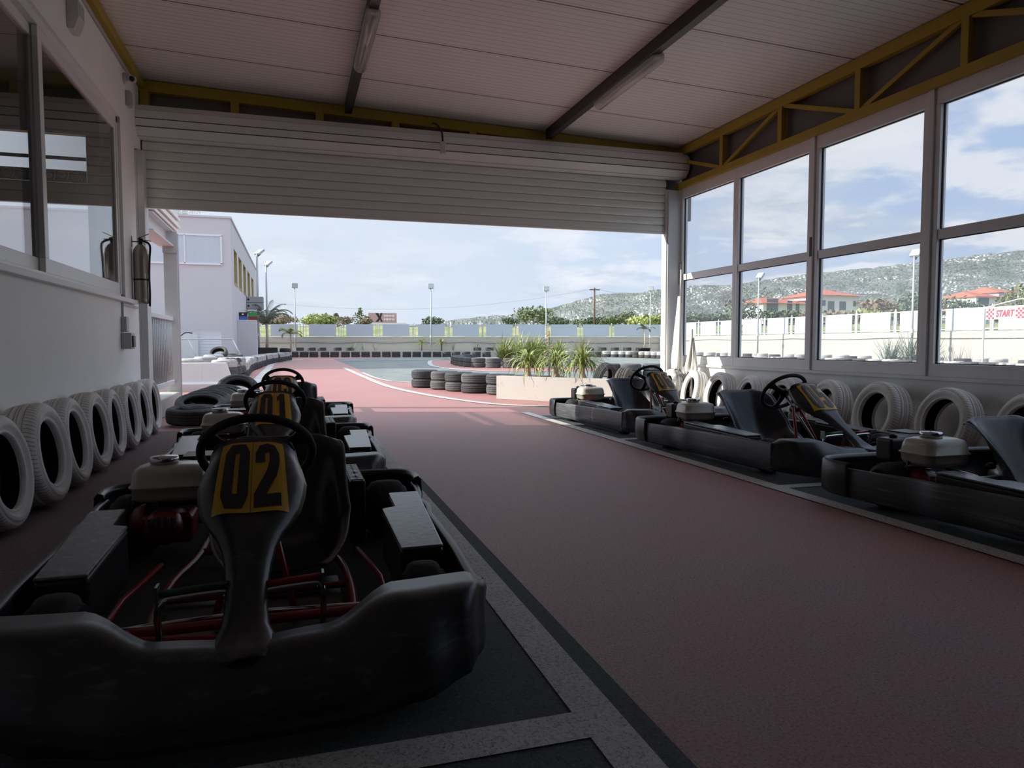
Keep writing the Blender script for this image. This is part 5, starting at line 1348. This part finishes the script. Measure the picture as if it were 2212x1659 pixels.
TN = ['bushy pale green tree over the second panel', 'low green bush beside the bushy pale tree', 'small thin conifer over the third panel', 'reddish scrub right of the thin conifer', 'tiered conifer left of the billboard', 'brown bush left of the billboard', 'round dark bush right of the middle lamp post', 'reddish bare scrub by the feathery palm', 'reddish scrub behind the first palm fronds',
      'small dark tree left of the round tree', 'large round olive tree', 'dark hedge right of the round tree', 'small olive bush between hedge and utility pole', 'dark bush by the utility pole', 'olive bush right of the utility pole', 'airy pale tree above the far fence', 'bright green bush right of the airy tree', 'bright green bush beside the shutter post', 'olive bush behind the corner', 'hazy bush at the far corner',
      'hazy bush beyond the first pane', 'hazy bush left of the second bay', 'tall feathery tree left of the villa', 'hazy tree left of the feathery one', 'dark shrub before the villa porch', 'olive shrub before the villa', 'pale tree on the slope behind the villa', 'brown hedge before the long villa', 'green shrub at the right end of the villa', 'brown tree right of the villa', 'hazy tree left of the third lamp post',
      'tall hazy tree behind the lamp post', 'hazy tree right of the big post', 'hazy shrub before the far villa', 'dry bush above the start sign', 'bare dry tree at the right edge', 'brown shrub beside the big post']
for (px, ytop, Y, w_, mn, cn), nm in zip(TR, TN):
    r_ = slope_at(px)
    if r_ > .5: Y = Y * .8
    x = r_ * Y; g0 = 1.0 + math.hypot(x, Y) * .021; top = zt(ytop, px, Y); h = max(1.4, (top - g0) * 1.03)
    tree(x, Y, g0, h, w_, mn, nm, 'trees and bushes beyond the fence', n=520 if w_ > 3 else 340, leaf=.20 if w_ > 3 else .15, cone=bool(cn))

def villa(px0, px1, ytop, ybase, Y, label, wins, roof_h=.9, depth=7.):
    x0, x1 = slope_at(px0) * Y, slope_at(px1) * Y; z0 = zt(ybase, px0, Y) - 1.5; z1 = zt(ytop, px0, Y); cx = (x0 + x1) / 2; hw = (x1 - x0) / 2
    t = empty('villa', (cx, Y, z0)); tag(t, label, 'house'); H = z1 - z0
    MB().box((-hw, 0, 0), (hw, depth, H)).build('wall', 'villa_white', t)
    MB().add([(-hw - .5, -.5, H), (hw + .5, -.5, H), (hw + .5, depth + .5, H), (-hw - .5, depth + .5, H), (-hw * .35, depth / 2, H + roof_h), (hw * .35, depth / 2, H + roof_h)],
             [(0, 1, 5, 4), (2, 3, 4, 5), (1, 2, 5), (3, 0, 4), (0, 3, 2, 1)]).build('roof', 'roof_tile', t)
    for (u, za, ww, hh) in wins: MB().box((-hw + 2 * hw * u, -.04, za), (-hw + 2 * hw * u + ww, 0, za + hh)).build('window', 'villa_glass', t)
    return t
v = villa(1645, 1738, 655, 672, 72, 'white villa with a columned porch under a hipped red roof', [(.08, 1.5, 1.6, 1.5), (.55, 1.6, .7, 1.2), (.75, 1.6, .5, 1.0)])
villa(1738, 1768, 650, 672, 74, 'white flat wing between the two red roofed villas', [(.15, 1.7, .3, 1.1), (.6, 1.7, .3, 1.1)], .25)
villa(1768, 1846, 638, 672, 76, 'long white villa with a wide red roof', [(.05, 2.2, .5, .7), (.2, 1.6, 1.0, 1.2), (.52, 1.6, 1.0, 1.2), (.9, 2.2, .4, .7)], 1.0)
villa(1846, 1872, 655, 672, 76, 'small low red roofed annexe of the long villa', [], .5)
villa(2102, 2150, 641, 662, 80, 'white house with a red roof beyond the start sign, left one', [(.1, 1.8, 2.0, 1.0)], 1.0)
villa(2150, 2186, 632, 662, 84, 'white house with a red roof beyond the start sign, right one', [(.2, 2.0, 1.6, 1.0)], 1.1)
# pink billboard
Y = 110.; x0, x1 = slope_at(797) * Y, slope_at(858) * Y
t = empty('billboard', ((x0 + x1) / 2, Y, zt(697, 827, Y))); tag(t, 'faded pink billboard with a dark figure and pale lettering', 'billboard')
hw = (x1 - x0) / 2; hh = zt(676, 827, Y) - zt(697, 827, Y)
MB().box((-hw, -.1, 0), (hw, .1, hh)).build('board', 'billboard_pink', t)
MB().add([(-hw * .5, -.12, hh * .98), (-hw * .28, -.12, hh * .45), (-hw * .5, -.12, hh * .1), (-hw * .3, -.12, hh * .1), (-hw * .2, -.12, hh * .35), (-hw * .1, -.12, hh * .1), (hw * .02, -.12, hh * .1), (-hw * .12, -.12, hh * .5), (hw * .0, -.12, hh * .98), (-hw * .14, -.12, hh * .98), (-hw * .2, -.12, hh * .66), (-hw * .3, -.12, hh * .98)], [tuple(range(12))]).build('print_figure', 'engine_black', t)
m = MB()
for r_ in range(2):
    for k in range(7): m.box((hw * .1 + k * hw * .11, -.13, hh * (.62 - .36 * r_)), (hw * .1 + k * hw * .11 + hw * .075, -.12, hh * (.82 - .36 * r_)))
m.build('print_letters', 'sign_white', t)
for s in (-1, 1): MB().tube([(s * hw * .7, .2, -6), (s * hw * .7, .2, .2)], .12, 6).build('post', 'wood_pole', t)
# low building roofs behind the fence left of the centre
tag(MB().box((slope_at(765) * 95, 95, 1), (slope_at(880) * 95, 99, zt(697, 820, 95))).build('shed_roof', 'villa_white'), 'long low white roof under the billboard', 'building')
# utility pole and wires
def pole(px, ytop, Y, label):
    x = slope_at(px) * Y; z = zt(ytop, px, Y); t = empty('utility_pole', (x, Y, 0)); tag(t, label, 'utility pole')
    MB().tube([(0, 0, 0), (0, 0, z)], [.16, .11], 8).build('pole', 'wood_pole', t, True); MB().box((-.8, -.06, z - .35), (.8, .06, z - .23)).build('crossarm', 'wood_pole', t)
    m = MB()
    for k in (-.7, 0, .7): m.lathe([(0, 0), (.06, 0), (.06, .18), (0, .18)], 8, 'z', (k, 0, z - .23))
    m.build('insulators', 'pole_paint', t); return Vector((x, Y, z - .1))
p1 = pole(1283, 622, 95, 'tall brown utility pole against the hillside')
def wire(a, b, sag, r, label):
    a = Vector(a); b = Vector(b); tag(MB().tube([a.lerp(b, i / 30) - Vector((0, 0, sag * 4 * (i / 30) * (1 - i / 30))) for i in range(31)], r, 5).build('power_line', 'pole_paint'), label, 'cable')
wire(p1, (slope_at(560) * 110, 110, zt(650, 560, 110)), 2.0, .022, 'thin power line crossing the sky left of the utility pole')
wire(p1, (slope_at(1460) * 120, 120, zt(640, 1460, 120)), .6, .022, 'thin power line going right from the utility pole')
# start sign on its frame
t = empty('start_sign', (22.0, 17.2, 0)); tag(t, 'START banner with red checkered ends beyond the right windows', 'sign')
MB().box((0, -.55, 1.80), (.03, .74, 2.15)).build('board', 'sign_white', t)
for y0, y1 in ((-.54, -.27), (.46, .73)):
    m = MB(); n_ = 4
    for i in range(n_):
        for j in range(5):
            if (i + j) % 2 == 0:
                a = y0 + (y1 - y0) * i / n_; m.box((-.006, a, 1.81 + j * .068), (0, a + (y1 - y0) / n_, 1.81 + (j + 1) * .068))
    m.build('checkered_print', 'sign_crimson', t)
text_mesh('lettering', 'START', .30, 'sign_crimson', t, (-.008, .10, 1.975), (PI / 2, 0, -PI / 2), .004, .68, .010, .2)
m = MB(); m.tube([(.05, -1.5, 0), (.05, -1.5, 2.3)], .03, 8); m.tube([(.05, .85, 0), (.05, .85, 2.25)], .03, 8); m.tube([(.05, .85, 2.2), (.05, -.3, 2.42), (.05, -1.5, 2.45)], .02, 6); m.tube([(.05, .85, 2.18), (.05, -1.5, 2.18)], .02, 6)
m.build('frame', 'fence_metal', t)

# cloth bundles in the corner by the right guide rail
def cloth(x, y, z0, z1, r0, r1, label, lean=(0, 0), seed=1):
    t = empty('flag', (x, y, z0)); tag(t, label, 'flag')
    rows = []; rnd = random.Random(seed); ph = rnd.uniform(0, 6)
    for i in range(19):
        u = i / 18; rr = r1 + (r0 - r1) * u ** 1.2; rr *= 1 - .5 * max(0, u - .85) * 6 * .5
        cx = lean[0] * (1 - u); cy = lean[1] * (1 - u); row = []
        for k in range(26):
            a = 2 * PI * k / 26; f = 1 + .30 * math.sin(3 * a + ph + u * 1.5) + .16 * math.sin(7 * a + u * 4)
            row.append((cx + rr * f * math.cos(a) * .55, cy + rr * f * math.sin(a), (1 - u) * (z1 - z0) + .03 * math.sin(5 * a + ph) * u))
        rows.append(row)
    MB().grid(rows, close_u=True).build('cloth', 'flag_cloth', t, True)
    return t
t = cloth(5.47, 9.40, .62, 1.72, .13, .03, 'cream cloth flag hanging furled from the corner post', (.06, .03), 3)
MB().tube([(.09, .06, 1.05), (.10, .07, 1.5)], .012, 8).build('pole', 'fence_metal', t, True)
t = cloth(5.45, 8.98, .60, 1.10, .13, .035, 'white cloth flag wrapped round a short stick before the glass', (.02, 0), 5)
MB().tube([(.02, 0, -.35), (.02, 0, .62)], .018, 8).build('stick', 'fence_metal', t, True)

# the farthest and hidden tyres past three hundred become one heap of rubber
AT = [o for o in bpy.data.objects if o.name.startswith('car_tyre')]
def rank(o):
    d = o.location.length
    if 'lower layer' in (o.get('label') or ''): d += 14      # lower layers show least
    return d
AT.sort(key=rank)
rest = AT[298:]
if rest:
    m = MB(); slots = []; idx = []
    for o in rest:
        M = Matrix.Translation(o.location) @ o.rotation_euler.to_matrix().to_4x4()
        m.add([M @ v.co for v in o.data.vertices], [tuple(p.vertices) for p in o.data.polygons])
        mt = o.data.materials[0]
        if mt not in slots: slots.append(mt)
        idx += [slots.index(mt)] * len(o.data.polygons)
        bpy.data.objects.remove(o)
    plain = {}
    dm = m.build('distant_tyres', 'tyre_black_plain', smooth=True)
    dm.data.materials.clear()
    for mt in slots: dm.data.materials.append(MATS['tyre_pale_plain'] if 'chalky' in mt.name or mt.name == 'tyre_patchy' else MATS['tyre_black_plain'])
    dm.data.polygons.foreach_set('material_index', idx)
    tag(dm, 'remaining tyres of the farthest rows below the walls', 'tyres', kind='stuff')
